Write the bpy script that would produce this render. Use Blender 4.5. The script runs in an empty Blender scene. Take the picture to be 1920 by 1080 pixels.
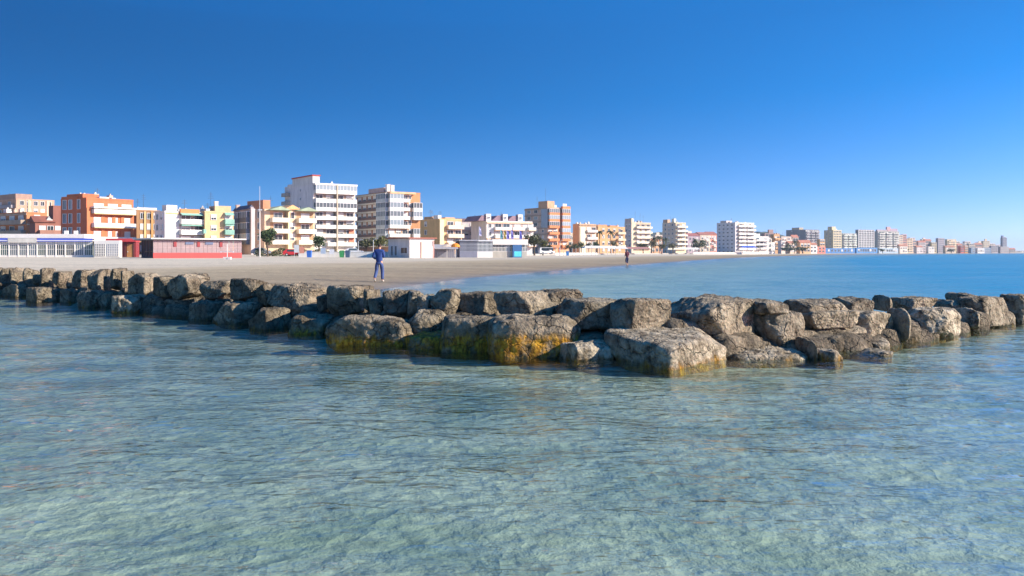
import bpy, bmesh, math, random
import numpy as np
from mathutils import Vector, noise, Matrix

scene = bpy.context.scene
col = scene.collection
F = 1663.0            # focal length in pixels of the 1920-wide photograph
HZ = 473.0            # horizon row
EYE = 1.5             # eye height over the water

# ------------------------------------------------------------------ camera
cam = bpy.data.cameras.new("camera")
cam.sensor_width = 36.0
cam.lens = 36.0 * F / 1920.0
cam.shift_y = -(540.0 - HZ) / 1920.0
cam.clip_start = 0.1
cam.clip_end = 30000.0
camo = bpy.data.objects.new("camera", cam)
camo.location = (0, 0, EYE)
camo.rotation_euler = (math.radians(90), 0, 0)
col.objects.link(camo)
scene.camera = camo

# ------------------------------------------------------------------ world, sun, exposure
SUN_H = Vector((0.97, -0.24))          # horizontal direction towards the sun
SUN_EL = math.radians(26)
sun_dir = Vector((SUN_H.x * math.cos(SUN_EL), SUN_H.y * math.cos(SUN_EL), math.sin(SUN_EL))).normalized()
world = bpy.data.worlds.new("World")
scene.world = world
world.use_nodes = True
nt = world.node_tree
nt.nodes.clear()
wo = nt.nodes.new("ShaderNodeOutputWorld")
bg = nt.nodes.new("ShaderNodeBackground")
sky = nt.nodes.new("ShaderNodeTexSky")
sky.sky_type = 'NISHITA'
sky.sun_disc = False
sky.sun_elevation = SUN_EL
sky.sun_rotation = math.atan2(SUN_H.x, SUN_H.y)
sky.altitude = 0.0
sky.air_density = 1.3
sky.dust_density = 0.3
sky.ozone_density = 3.0
tc = nt.nodes.new("ShaderNodeTexCoord")
mp = nt.nodes.new("ShaderNodeMapping")
mp.inputs['Scale'].default_value = (1, 1, 3.3)
mp.inputs['Location'].default_value = (0, 0, 0.175)
hs = nt.nodes.new("ShaderNodeHueSaturation")
hs.inputs['Hue'].default_value = 0.5095
hs.inputs['Saturation'].default_value = 1.46
nt.links.new(tc.outputs['Generated'], mp.inputs['Vector'])
nt.links.new(mp.outputs['Vector'], sky.inputs['Vector'])
nt.links.new(sky.outputs['Color'], hs.inputs['Color'])
# hazier, whiter air towards the sun's side of the sky
dt = nt.nodes.new("ShaderNodeVectorMath"); dt.operation = 'DOT_PRODUCT'
dt.inputs[1].default_value = (SUN_H.x, SUN_H.y, 0)
nt.links.new(tc.outputs['Generated'], dt.inputs[0])
ad = nt.nodes.new("ShaderNodeMath"); ad.operation = 'ADD'; ad.inputs[1].default_value = 0.75
nt.links.new(dt.outputs['Value'], ad.inputs[0])
cx = nt.nodes.new("ShaderNodeCombineColor")
for k_, v_ in enumerate((3.6, 2.0, 1.85)):
    pw = nt.nodes.new("ShaderNodeMath"); pw.operation = 'POWER'; pw.inputs[0].default_value = v_
    nt.links.new(ad.outputs[0], pw.inputs[1]); nt.links.new(pw.outputs[0], cx.inputs[k_])
mxs = nt.nodes.new("ShaderNodeMix"); mxs.data_type = 'RGBA'; mxs.blend_type = 'MULTIPLY'
mxs.inputs['Factor'].default_value = 1.0
nt.links.new(hs.outputs['Color'], mxs.inputs['A']); nt.links.new(cx.outputs[0], mxs.inputs['B'])
nt.links.new(mxs.outputs['Result'], bg.inputs['Color'])
bg.inputs['Strength'].default_value = 0.107
nt.links.new(bg.outputs['Background'], wo.inputs['Surface'])

sl = bpy.data.lights.new("sun", 'SUN')
sl.energy = 5.0
sl.angle = math.radians(0.5)
sl.color = (1.0, 0.91, 0.77)
so = bpy.data.objects.new("sun", sl)
so.rotation_euler = sun_dir.to_track_quat('Z', 'Y').to_euler()
so.location = (60, -40, 60)
col.objects.link(so)

scene.view_settings.view_transform = 'Standard'
scene.view_settings.look = 'None'
scene.view_settings.exposure = 0.8
scene.view_settings.gamma = 1.0
scene.view_settings.use_curve_mapping = False
scene.render.engine = 'CYCLES'
scene.cycles.max_bounces = 6
scene.cycles.transparent_max_bounces = 8
scene.cycles.caustics_reflective = False
scene.cycles.caustics_refractive = False
scene.cycles.use_denoising = True

# ------------------------------------------------------------------ helpers
def tag(o, label=None, cat=None, group=None, kind=None):
    if label: o['label'] = label
    if cat: o['category'] = cat
    if group: o['group'] = group
    if kind: o['kind'] = kind
    return o

def W3(px, py, Y):
    return Vector(((px - 960) / F * Y, Y, EYE - (py - HZ) / F * Y))

def empty(name, loc, rz=0):
    o = bpy.data.objects.new(name, None)
    o.location = loc
    o.rotation_euler = (0, 0, rz)
    o.empty_display_size = 0.2
    col.objects.link(o)
    return o

def link(name, me, parent=None, loc=(0, 0, 0), rz=0):
    o = bpy.data.objects.new(name, me)
    o.location = loc
    if rz: o.rotation_euler = (0, 0, rz)
    col.objects.link(o)
    if parent is not None: o.parent = parent
    return o

class MB:
    def __init__(s):
        s.v = []; s.f = []; s.m = []
    def box(s, x0, x1, y0, y1, z0, z1, m=0):
        if x1 < x0: x0, x1 = x1, x0
        if y1 < y0: y0, y1 = y1, y0
        i = len(s.v)
        s.v += [(x0, y0, z0), (x1, y0, z0), (x1, y1, z0), (x0, y1, z0),
                (x0, y0, z1), (x1, y0, z1), (x1, y1, z1), (x0, y1, z1)]
        s.f += [(i, i + 3, i + 2, i + 1), (i + 4, i + 5, i + 6, i + 7), (i, i + 1, i + 5, i + 4),
                (i + 1, i + 2, i + 6, i + 5), (i + 2, i + 3, i + 7, i + 6), (i + 3, i, i + 4, i + 7)]
        s.m += [m] * 6
    def poly(s, pts, faces, m=0):
        i = len(s.v)
        s.v += [tuple(p) for p in pts]
        for f in faces:
            s.f.append(tuple(i + k for k in f)); s.m.append(m)
    def tube(s, pts, rads, n=6, m=0):
        rings = []
        for k, p in enumerate(pts):
            p = Vector(p)
            a = Vector(pts[max(0, k - 1)]); b = Vector(pts[min(len(pts) - 1, k + 1)])
            d = (b - a).normalized()
            u = d.cross(Vector((0, 0, 1)))
            if u.length < 1e-3: u = Vector((1, 0, 0))
            u.normalize(); w = d.cross(u)
            i = len(s.v)
            for j in range(n):
                t = 2 * math.pi * j / n
                s.v.append(tuple(p + (u * math.cos(t) + w * math.sin(t)) * rads[k]))
            rings.append(i)
        for a, b in zip(rings, rings[1:]):
            for j in range(n):
                s.f.append((a + j, a + (j + 1) % n, b + (j + 1) % n, b + j)); s.m.append(m)
        s.f.append(tuple(rings[0] + j for j in reversed(range(n)))); s.m.append(m)
        s.f.append(tuple(rings[-1] + j for j in range(n))); s.m.append(m)
    def mesh(s, name, mats):
        me = bpy.data.meshes.new(name)
        me.from_pydata(s.v, [], s.f)
        if not isinstance(mats, (list, tuple)): mats = [mats]
        for m in mats: me.materials.append(m)
        if len(mats) > 1: me.polygons.foreach_set('material_index', s.m)
        me.update()
        return me
    def build(s, name, mats, parent=None, loc=(0, 0, 0), rz=0):
        return link(name, s.mesh(name, mats), parent, loc, rz)

def new_mat(name):
    m = bpy.data.materials.new(name)
    m.use_nodes = True
    t = m.node_tree
    b = t.nodes['Principled BSDF']
    return m, t, b

def N(t, typ, **kw):
    n = t.nodes.new(typ)
    for k, v in kw.items():
        if k in n.inputs: n.inputs[k].default_value = v
        else: setattr(n, k, v)
    return n

def ramp(t, fac, stops):
    r = t.nodes.new('ShaderNodeValToRGB')
    e = r.color_ramp.elements
    while len(e) < len(stops): e.new(0.5)
    for k, (p, c) in enumerate(stops):
        e[k].position = p
        e[k].color = (c[0], c[1], c[2], 1) if hasattr(c, '__len__') else (c, c, c, 1)
    t.links.new(fac, r.inputs['Fac'])
    return r

def mixc(t, fac, a, b, mode='MIX'):
    n = t.nodes.new('ShaderNodeMix')
    n.data_type = 'RGBA'; n.blend_type = mode
    for sock, v in ((n.inputs['Factor'], fac), (n.inputs['A'], a), (n.inputs['B'], b)):
        if hasattr(v, 'links'): t.links.new(v, sock)
        elif hasattr(v, '__len__'): sock.default_value = (v[0], v[1], v[2], 1)
        elif sock.name == 'Factor': sock.default_value = v
        else: sock.default_value = (v, v, v, 1)
    return n.outputs['Result']

def math_n(t, op, a, b=0.0, c=None, clamp=False):
    n = t.nodes.new('ShaderNodeMath'); n.operation = op; n.use_clamp = clamp
    for k, v in enumerate((a, b) if c is None else (a, b, c)):
        if hasattr(v, 'links'): t.links.new(v, n.inputs[k])
        else: n.inputs[k].default_value = v
    return n.outputs[0]

_paint = {}
def paint(c, rough=0.75, dirt=0.25, scale=0.35, name='wall_paint'):
    """a weathered wall paint: base colour with soft stains and vertical run marks"""
    key = (tuple(round(x, 3) for x in c), rough, dirt, scale)
    if key in _paint: return _paint[key]
    m, t, b = new_mat(name)
    g = N(t, 'ShaderNodeNewGeometry')
    mpn = N(t, 'ShaderNodeMapping'); mpn.inputs['Scale'].default_value = (1, 1, 0.35)
    t.links.new(g.outputs['Position'], mpn.inputs['Vector'])
    n = N(t, 'ShaderNodeTexNoise', Scale=scale * 2.2, Detail=6.0, Roughness=0.6)
    t.links.new(mpn.outputs[0], n.inputs['Vector'])
    r = ramp(t, n.outputs['Fac'], [(0.3, 1 - dirt), (0.62, 1.0)])
    res = mixc(t, 1.0, c, r.outputs['Color'], 'MULTIPLY')
    t.links.new(res, b.inputs['Base Color'])
    b.inputs['Roughness'].default_value = rough
    _paint[key] = m
    return m

_glass = {}
def glass(c=(0.03, 0.045, 0.055), rough=0.08):
    key = (tuple(c), rough)
    if key in _glass: return _glass[key]
    m, t, b = new_mat('window_glass')
    oi = N(t, 'ShaderNodeObjectInfo')
    r = ramp(t, oi.outputs['Random'], [(0.0, tuple(x * 0.5 for x in c)), (0.6, c), (1.0, tuple(min(1, x * 2.2 + 0.02) for x in c))])
    t.links.new(r.outputs['Color'], b.inputs['Base Color'])
    b.inputs['Roughness'].default_value = max(rough, 0.3)
    b.inputs['Specular IOR Level'].default_value = 0.22
    _glass[key] = m
    return m

# ------------------------------------------------------------------ terrain
SHORE_PX = [(725, 541), (880, 521), (1000, 511.5), (1100, 503), (1180, 497.5), (1300, 488.5), (1400, 482.3),
            (1530, 478.6), (1620, 477.0), (1700, 476.2), (1800, 475.6), (1860, 475.25), (1900, 475.0), (1960, 474.75), (2100, 474.5)]
shore = [(-6.3, 10.0), (-6.2, 24.0)]
for px, py in SHORE_PX:
    Yd = EYE * F / (py - HZ)
    shore.append(((px - 960) / F * Yd, Yd))
shore.append((2600.0, 2600.0)); shore.append((9000.0, 7000.0))
SH = np.array(shore)

def shore_sd(x, y):
    """signed distance to the shoreline: positive on land"""
    best = np.full(x.shape, 1e12)
    for a, b in zip(SH[:-1], SH[1:]):
        d = b - a
        t = np.clip(((x - a[0]) * d[0] + (y - a[1]) * d[1]) / (d @ d), 0, 1)
        q = (x - a[0] - t * d[0]) ** 2 + (y - a[1] - t * d[1]) ** 2
        best = np.minimum(best, q)
    xs = np.interp(y, SH[:, 1], SH[:, 0])
    return np.where(x < xs, 1, -1) * np.sqrt(best)

WL = [(-60, 551), (0, 553), (100, 560), (200, 575), (300, 590), (400, 600), (500, 612), (600, 625), (700, 640), (800, 652),
      (900, 660), (1000, 668), (1100, 674), (1200, 684), (1280, 686), (1400, 674), (1500, 673), (1600, 664), (1700, 645),
      (1800, 625), (1900, 605), (1980, 596)]
def yfront(px):
    py = np.interp(px, [a for a, _ in WL], [b for _, b in WL])
    return EYE * F / (py - HZ)
_bl = [(-70.0, 84.0)] + [((p - 960) / F * (yfront(p) + 1.1), yfront(p) + 1.1) for p in range(-60, 2000, 40)]
BLX = np.array([a for a, _ in _bl]); BLY = np.array([b for _, b in _bl])

def ground_h(x, y):
    d = shore_sd(x, y)
    h = np.where(d < 6, 0.034 * d, 0.204 + (d - 6) * 0.0036)
    h = np.where(d > 100, np.minimum(0.545 + (d - 100) * 0.006, 0.95), h)
    # seabed
    hb = np.where(d > -8, 0.034 * d, -0.27 + (d + 8) * 0.02)
    h = np.where(d < 0, np.maximum(hb, -1.6), h)
    front = y < np.interp(x, BLX, BLY)
    front &= (x > -70)
    h = np.where(front, np.interp(np.interp(x, BLX, BLY) - y, [0, 1.2, 2.2, 5.0, 9.0], [-0.10, -0.10, -0.15, -0.26, -0.34]), h)
    return h, d, front

def axis(lo, f0, f1, hi, step, g):
    mid = list(np.arange(f0, f1 + step * 0.5, step))
    up = []; s = step; p = mid[-1]
    while p < hi:
        s *= g; p += s; up.append(min(p, hi))
    dn = []; s = step; p = mid[0]
    while p > lo:
        s *= g; p -= s; dn.append(max(p, lo))
    return np.array(dn[::-1] + mid + up)

def grid_mesh(name, xs, ys, z, mat, attrs=None, smooth=True):
    nx, ny = len(xs), len(ys)
    X, Yg = np.meshgrid(xs, ys)
    co = np.stack([X, Yg, z], -1).reshape(-1, 3).astype(np.float32)
    idx = np.arange(nx * ny).reshape(ny, nx)
    q = np.stack([idx[:-1, :-1], idx[:-1, 1:], idx[1:, 1:], idx[1:, :-1]], -1).reshape(-1, 4).astype(np.int32)
    me = bpy.data.meshes.new(name)
    me.vertices.add(len(co)); me.vertices.foreach_set('co', co.ravel())
    me.loops.add(q.size); me.loops.foreach_set('vertex_index', q.ravel())
    me.polygons.add(len(q))
    me.polygons.foreach_set('loop_start', np.arange(0, q.size, 4, dtype=np.int32))
    me.polygons.foreach_set('loop_total', np.full(len(q), 4, dtype=np.int32))
    me.polygons.foreach_set('use_smooth', np.full(len(q), smooth))
    me.materials.append(mat)
    me.update(calc_edges=True)
    for k, v in (attrs or {}).items():
        a = me.attributes.new(k, 'FLOAT', 'POINT')
        a.data.foreach_set('value', v.ravel().astype(np.float32))
    return me

def sand_material():
    m, t, b = new_mat('sand')
    g = N(t, 'ShaderNodeNewGeometry')
    at = N(t, 'ShaderNodeAttribute', attribute_name='shore')      # metres from the waterline
    bed = N(t, 'ShaderNodeAttribute', attribute_name='bed')
    # broad tone: damp dark sand near the water, dry and pale far up the beach
    n0 = N(t, 'ShaderNodeTexNoise', Scale=0.05, Detail=5.0)
    t.links.new(g.outputs['Position'], n0.inputs['Vector'])
    wob = math_n(t, 'MULTIPLY_ADD', n0.outputs['Fac'], 16.0, -8.0)
    dd = math_n(t, 'ADD', at.outputs['Fac'], wob)
    mr = N(t, 'ShaderNodeMapRange'); mr.inputs['From Min'].default_value = 2; mr.inputs['From Max'].default_value = 48
    t.links.new(dd, mr.inputs['Value'])
    tone = ramp(t, mr.outputs[0], [(0.0, (0.30, 0.228, 0.145)), (0.35, (0.43, 0.335, 0.21)), (0.55, (0.50, 0.395, 0.26)), (0.66, (0.58, 0.48, 0.35)), (1.0, (0.64, 0.54, 0.40))])
    mpn = N(t, 'ShaderNodeMapping'); mpn.inputs['Rotation'].default_value = (0, 0, math.radians(-48)); mpn.inputs['Scale'].default_value = (0.05, 0.5, 1)
    t.links.new(g.outputs['Position'], mpn.inputs['Vector'])
    n1 = N(t, 'ShaderNodeTexNoise', Scale=1.0, Detail=7.0, Roughness=0.62)
    t.links.new(mpn.outputs[0], n1.inputs['Vector'])
    st = ramp(t, n1.outputs['Fac'], [(0.3, 0.66), (0.48, 0.96), (0.7, 1.12)])
    c1 = mixc(t, 1.0, tone.outputs['Color'], st.outputs['Color'], 'MULTIPLY')
    n2 = N(t, 'ShaderNodeTexNoise', Scale=3.0, Detail=8.0, Roughness=0.7)
    t.links.new(g.outputs['Position'], n2.inputs['Vector'])
    sp = ramp(t, n2.outputs['Fac'], [(0.33, 0.80), (0.6, 1.05)])
    c2 = mixc(t, 1.0, c1, sp.outputs['Color'], 'MULTIPLY')
    # the seabed: pale sand with patches of weed
    n3 = N(t, 'ShaderNodeTexNoise', Scale=0.55, Detail=5.0, Roughness=0.55)
    t.links.new(g.outputs['Position'], n3.inputs['Vector'])
    sb = ramp(t, n3.outputs['Fac'], [(0.30, (0.25, 0.27, 0.17)), (0.5, (0.47, 0.43, 0.28)), (0.66, (0.58, 0.51, 0.34))])
    n4 = N(t, 'ShaderNodeTexNoise', Scale=7.0, Detail=4.0, Roughness=0.6)
    t.links.new(g.outputs['Position'], n4.inputs['Vector'])
    sb2 = ramp(t, n4.outputs['Fac'], [(0.35, 0.82), (0.6, 1.12)])
    cb = mixc(t, 1.0, sb.outputs['Color'], sb2.outputs['Color'], 'MULTIPLY')
    # deep bottom offshore: the water's blue upwelling light put into the bed colour
    dp = N(t, 'ShaderNodeMapRange'); dp.inputs['From Min'].default_value = -4; dp.inputs['From Max'].default_value = -30
    t.links.new(at.outputs['Fac'], dp.inputs['Value'])
    off = math_n(t, 'MULTIPLY', dp.outputs[0], math_n(t, 'SUBTRACT', 1.0, bed.outputs['Fac']), clamp=True)
    cb2 = mixc(t, off, cb, (0.045, 0.29, 0.44))
    under = N(t, 'ShaderNodeMapRange'); under.inputs['From Min'].default_value = 0.05; under.inputs['From Max'].default_value = -0.4
    t.links.new(at.outputs['Fac'], under.inputs['Value'])
    uf = math_n(t, 'MAXIMUM', under.outputs[0], bed.outputs['Fac'], clamp=True)
    res = mixc(t, uf, c2, cb2)
    t.links.new(res, b.inputs['Base Color'])
    wet = N(t, 'ShaderNodeMapRange'); wet.inputs['From Min'].default_value = 0.2; wet.inputs['From Max'].default_value = 3.0
    wet.inputs['To Min'].default_value = 0.35; wet.inputs['To Max'].default_value = 0.9
    t.links.new(at.outputs['Fac'], wet.inputs['Value'])
    t.links.new(wet.outputs[0], b.inputs['Roughness'])
    # relief: footprints and rake marks ashore, sand ripples on the bed
    nw = N(t, 'ShaderNodeTexNoise', Scale=1.6, Detail=2.0)
    t.links.new(g.outputs['Position'], nw.inputs['Vector'])
    wv = mixc(t, 0.2, g.outputs['Position'], nw.outputs['Color'], 'ADD')
    wt = N(t, 'ShaderNodeTexWave', Scale=1.5, Distortion=5.5, Detail=3.0)      # current ripples in the sand
    wt.inputs['Detail Scale'].default_value = 1.2; wt.inputs['Detail Roughness'].default_value = 0.55
    mpw = N(t, 'ShaderNodeMapping'); mpw.inputs['Rotation'].default_value = (0, 0, math.radians(62)); mpw.inputs['Scale'].default_value = (1, 0.75, 1)
    t.links.new(g.outputs['Position'], mpw.inputs['Vector']); t.links.new(mpw.outputs[0], wt.inputs['Vector'])
    nr = N(t, 'ShaderNodeTexNoise', Scale=5.0, Detail=5.0, Roughness=0.62)
    t.links.new(g.outputs['Position'], nr.inputs['Vector'])
    nm = N(t, 'ShaderNodeTexNoise', Scale=0.7, Detail=2.0)
    t.links.new(g.outputs['Position'], nm.inputs['Vector'])
    nq = N(t, 'ShaderNodeTexNoise', Scale=2.3, Detail=2.5, Roughness=0.5)
    t.links.new(mpw.outputs[0], nq.inputs['Vector'])
    rd = math_n(t, 'POWER', math_n(t, 'SUBTRACT', 1.0, math_n(t, 'ABSOLUTE', math_n(t, 'MULTIPLY_ADD', nq.outputs['Fac'], 2.6, -1.3)), clamp=True), 4.0)
    rip = math_n(t, 'ADD', math_n(t, 'MULTIPLY', wt.outputs['Fac'], math_n(t, 'MULTIPLY', nm.outputs['Fac'], 0.2)), math_n(t, 'MULTIPLY', nr.outputs['Fac'], 0.7))
    rip = math_n(t, 'ADD', rip, math_n(t, 'MULTIPLY', rd, 0.2))
    n5 = N(t, 'ShaderNodeTexNoise', Scale=1.8, Detail=8.0, Roughness=0.65)
    t.links.new(g.outputs['Position'], n5.inputs['Vector'])
    bmp = N(t, 'ShaderNodeBump'); bmp.inputs['Strength'].default_value = 0.7; bmp.inputs['Distance'].default_value = 0.107
    t.links.new(n5.outputs['Fac'], bmp.inputs['Height'])
    bmp2 = N(t, 'ShaderNodeBump'); bmp2.inputs['Distance'].default_value = 0.10
    t.links.new(math_n(t, 'MULTIPLY', uf, 0.5), bmp2.inputs['Strength'])
    t.links.new(rip, bmp2.inputs['Height'])
    t.links.new(bmp.outputs[0], bmp2.inputs['Normal'])
    t.links.new(bmp2.outputs[0], b.inputs['Normal'])
    b.inputs['Specular IOR Level'].default_value = 0.3
    return m

gx = axis(-2500, -36, 26, 9000, 0.5, 1.06)
gy = axis(-60, 2, 70, 9000, 0.5, 1.06)
GX, GY = np.meshgrid(gx, gy)
gh, gd, gfront = ground_h(GX, GY)
rng = np.random.default_rng(3)
gh = gh + np.where((gd > 3) & (GY < 110), rng.normal(0, 0.012, gh.shape), 0)
ground = link('beach', grid_mesh('beach', gx, gy, gh, sand_material(), {'shore': gd, 'bed': gfront.astype(float)}))
tag(ground, kind='structure')

# ------------------------------------------------------------------ the sea
def water_material():
    m, t, b = new_mat('sea_water')
    t.nodes.remove(b)
    out = t.nodes['Material Output']
    g = N(t, 'ShaderNodeNewGeometry')
    calm = N(t, 'ShaderNodeAttribute', attribute_name='calm')
    def layer(scale, rot, sx, sy, detail, rough):
        mpn = N(t, 'ShaderNodeMapping')
        mpn.inputs['Rotation'].default_value = (0, 0, math.radians(rot)); mpn.inputs['Scale'].default_value = (sx, sy, 1)
        t.links.new(g.outputs['Position'], mpn.inputs['Vector'])
        n = N(t, 'ShaderNodeTexNoise', Scale=scale, Detail=detail, Roughness=rough)
        t.links.new(mpn.outputs[0], n.inputs['Vector'])
        return n.outputs['Fac']
    a = layer(3.2, 18, 0.7, 1.35, 3.0, 0.55)
    c = layer(9.0, -25, 0.8, 1.3, 2.0, 0.5)
    d = layer(0.5, 10, 0.6, 1.4, 3.0, 0.55)
    h = math_n(t, 'ADD', math_n(t, 'MULTIPLY', a, 0.040), math_n(t, 'MULTIPLY', c, 0.020))
    h = math_n(t, 'ADD', h, math_n(t, 'MULTIPLY', d, 0.16))
    e = layer(0.16, 12, 0.5, 1.5, 3.0, 0.6)
    fa = N(t, 'ShaderNodeAttribute', attribute_name='chop')
    farw = math_n(t, 'MULTIPLY', math_n(t, 'SUBTRACT', fa.outputs['Fac'], 0.1), 4.0, clamp=True)
    h = math_n(t, 'ADD', h, math_n(t, 'MULTIPLY', farw, math_n(t, 'ADD', math_n(t, 'MULTIPLY', e, 2.2), math_n(t, 'MULTIPLY', d, 0.45))))
    bmp = N(t, 'ShaderNodeBump'); bmp.inputs['Distance'].default_value = 1.0
    t.links.new(math_n(t, 'MULTIPLY', calm.outputs['Fac'], 0.85), bmp.inputs['Strength'])
    t.links.new(h, bmp.inputs['Height'])
    chop = N(t, 'ShaderNodeAttribute', attribute_name='chop')      # small waves too fine to model, by place
    gl = N(t, 'ShaderNodeBsdfGlossy')
    wp = layer(0.045, 8, 0.35, 1.6, 4.0, 0.6)                       # gusts roughen the water in streaks
    wp = math_n(t, 'MULTIPLY_ADD', wp, 1.6, 0.2)
    t.links.new(math_n(t, 'MULTIPLY', chop.outputs['Fac'], wp), gl.inputs['Roughness'])
    t.links.new(bmp.outputs[0], gl.inputs['Normal'])
    tr = N(t, 'ShaderNodeBsdfTransparent')
    tr.inputs['Color'].default_value = (0.79, 0.93, 0.945, 1)
    lw = N(t, 'ShaderNodeLayerWeight', Blend=0.5)          # Schlick's Fresnel, alike from above and from below
    t.links.new(bmp.outputs[0], lw.inputs['Normal'])
    frs = math_n(t, 'MULTIPLY_ADD', math_n(t, 'POWER', math_n(t, 'MULTIPLY', lw.outputs['Facing'], math_n(t, 'MULTIPLY_ADD', chop.outputs['Fac'], -0.48, 1.03), clamp=True), 5.0), 0.97, 0.02, clamp=True)
    mx = N(t, 'ShaderNodeMixShader')
    t.links.new(frs, mx.inputs[0]); t.links.new(tr.outputs[0], mx.inputs[1]); t.links.new(gl.outputs[0], mx.inputs[2])
    t.links.new(mx.outputs[0], out.inputs['Surface'])
    return m

wx = axis(-3000, -24, 22, 9000, 0.11, 1.06)
wy = axis(-60, 2.5, 22, 9000, 0.11, 1.06)
WX, WY = np.meshgrid(wx, wy)
wz = np.zeros_like(WX)
rs = np.random.default_rng(11)
for k in range(44):
    lam = 0.30 * (7.0 ** rs.random())
    ang = rs.normal(math.radians(62), 0.55)
    kx, ky = math.cos(ang) * 2 * math.pi / lam, math.sin(ang) * 2 * math.pi / lam
    wz += 0.0023 * lam ** 1.05 * np.sin(kx * WX + ky * WY + rs.random() * 6.28)
edge = np.clip((WX + 24) / 4, 0, 1) * np.clip((22 - WX) / 4, 0, 1) * np.clip((22 - WY) / 4, 0, 1) * np.clip((WY - 2.5) / 1.5, 0, 1)
wz *= edge
wd = shore_sd(WX, WY)
wfront = WY < np.interp(WX, BLX, BLY)
calm = np.clip((-wd - 0.3) / 7.0, 0.06, 1.0)
calm = np.where(WY > 60, np.clip((-wd - 0.5) / (7.0 + WY * 0.05), 0.06, 1), calm)
calm = np.where(wfront, 1.0, calm)
chop_ = np.where(wfront, 0.07, 0.14 + 0.26 * calm)
sea = link('sea', grid_mesh('sea', wx, wy, wz, water_material(), {'calm': calm, 'chop': chop_}))
tag(sea, kind='structure')

# ------------------------------------------------------------------ sea haze
HX0, HX1, HY0, HY1, HZ0, HZ1 = -3200, 9300, -120, 9300, -5, 110
hm = bpy.data.materials.new('haze'); hm.use_nodes = True
ht = hm.node_tree; ht.nodes.clear()
ho = ht.nodes.new('ShaderNodeOutputMaterial'); hv = ht.nodes.new('ShaderNodeVolumePrincipled')
hv.inputs['Density'].default_value = 0.00014
hv.inputs['Color'].default_value = (0.72, 0.90, 1.0, 1)
hv.inputs['Anisotropy'].default_value = 0.3
ht.links.new(hv.outputs[0], ho.inputs['Volume'])
hb = MB(); hb.box(HX0, HX1, HY0, HY1, HZ0, HZ1)
haze = hb.build('haze', hm); tag(haze, kind='stuff')
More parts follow.
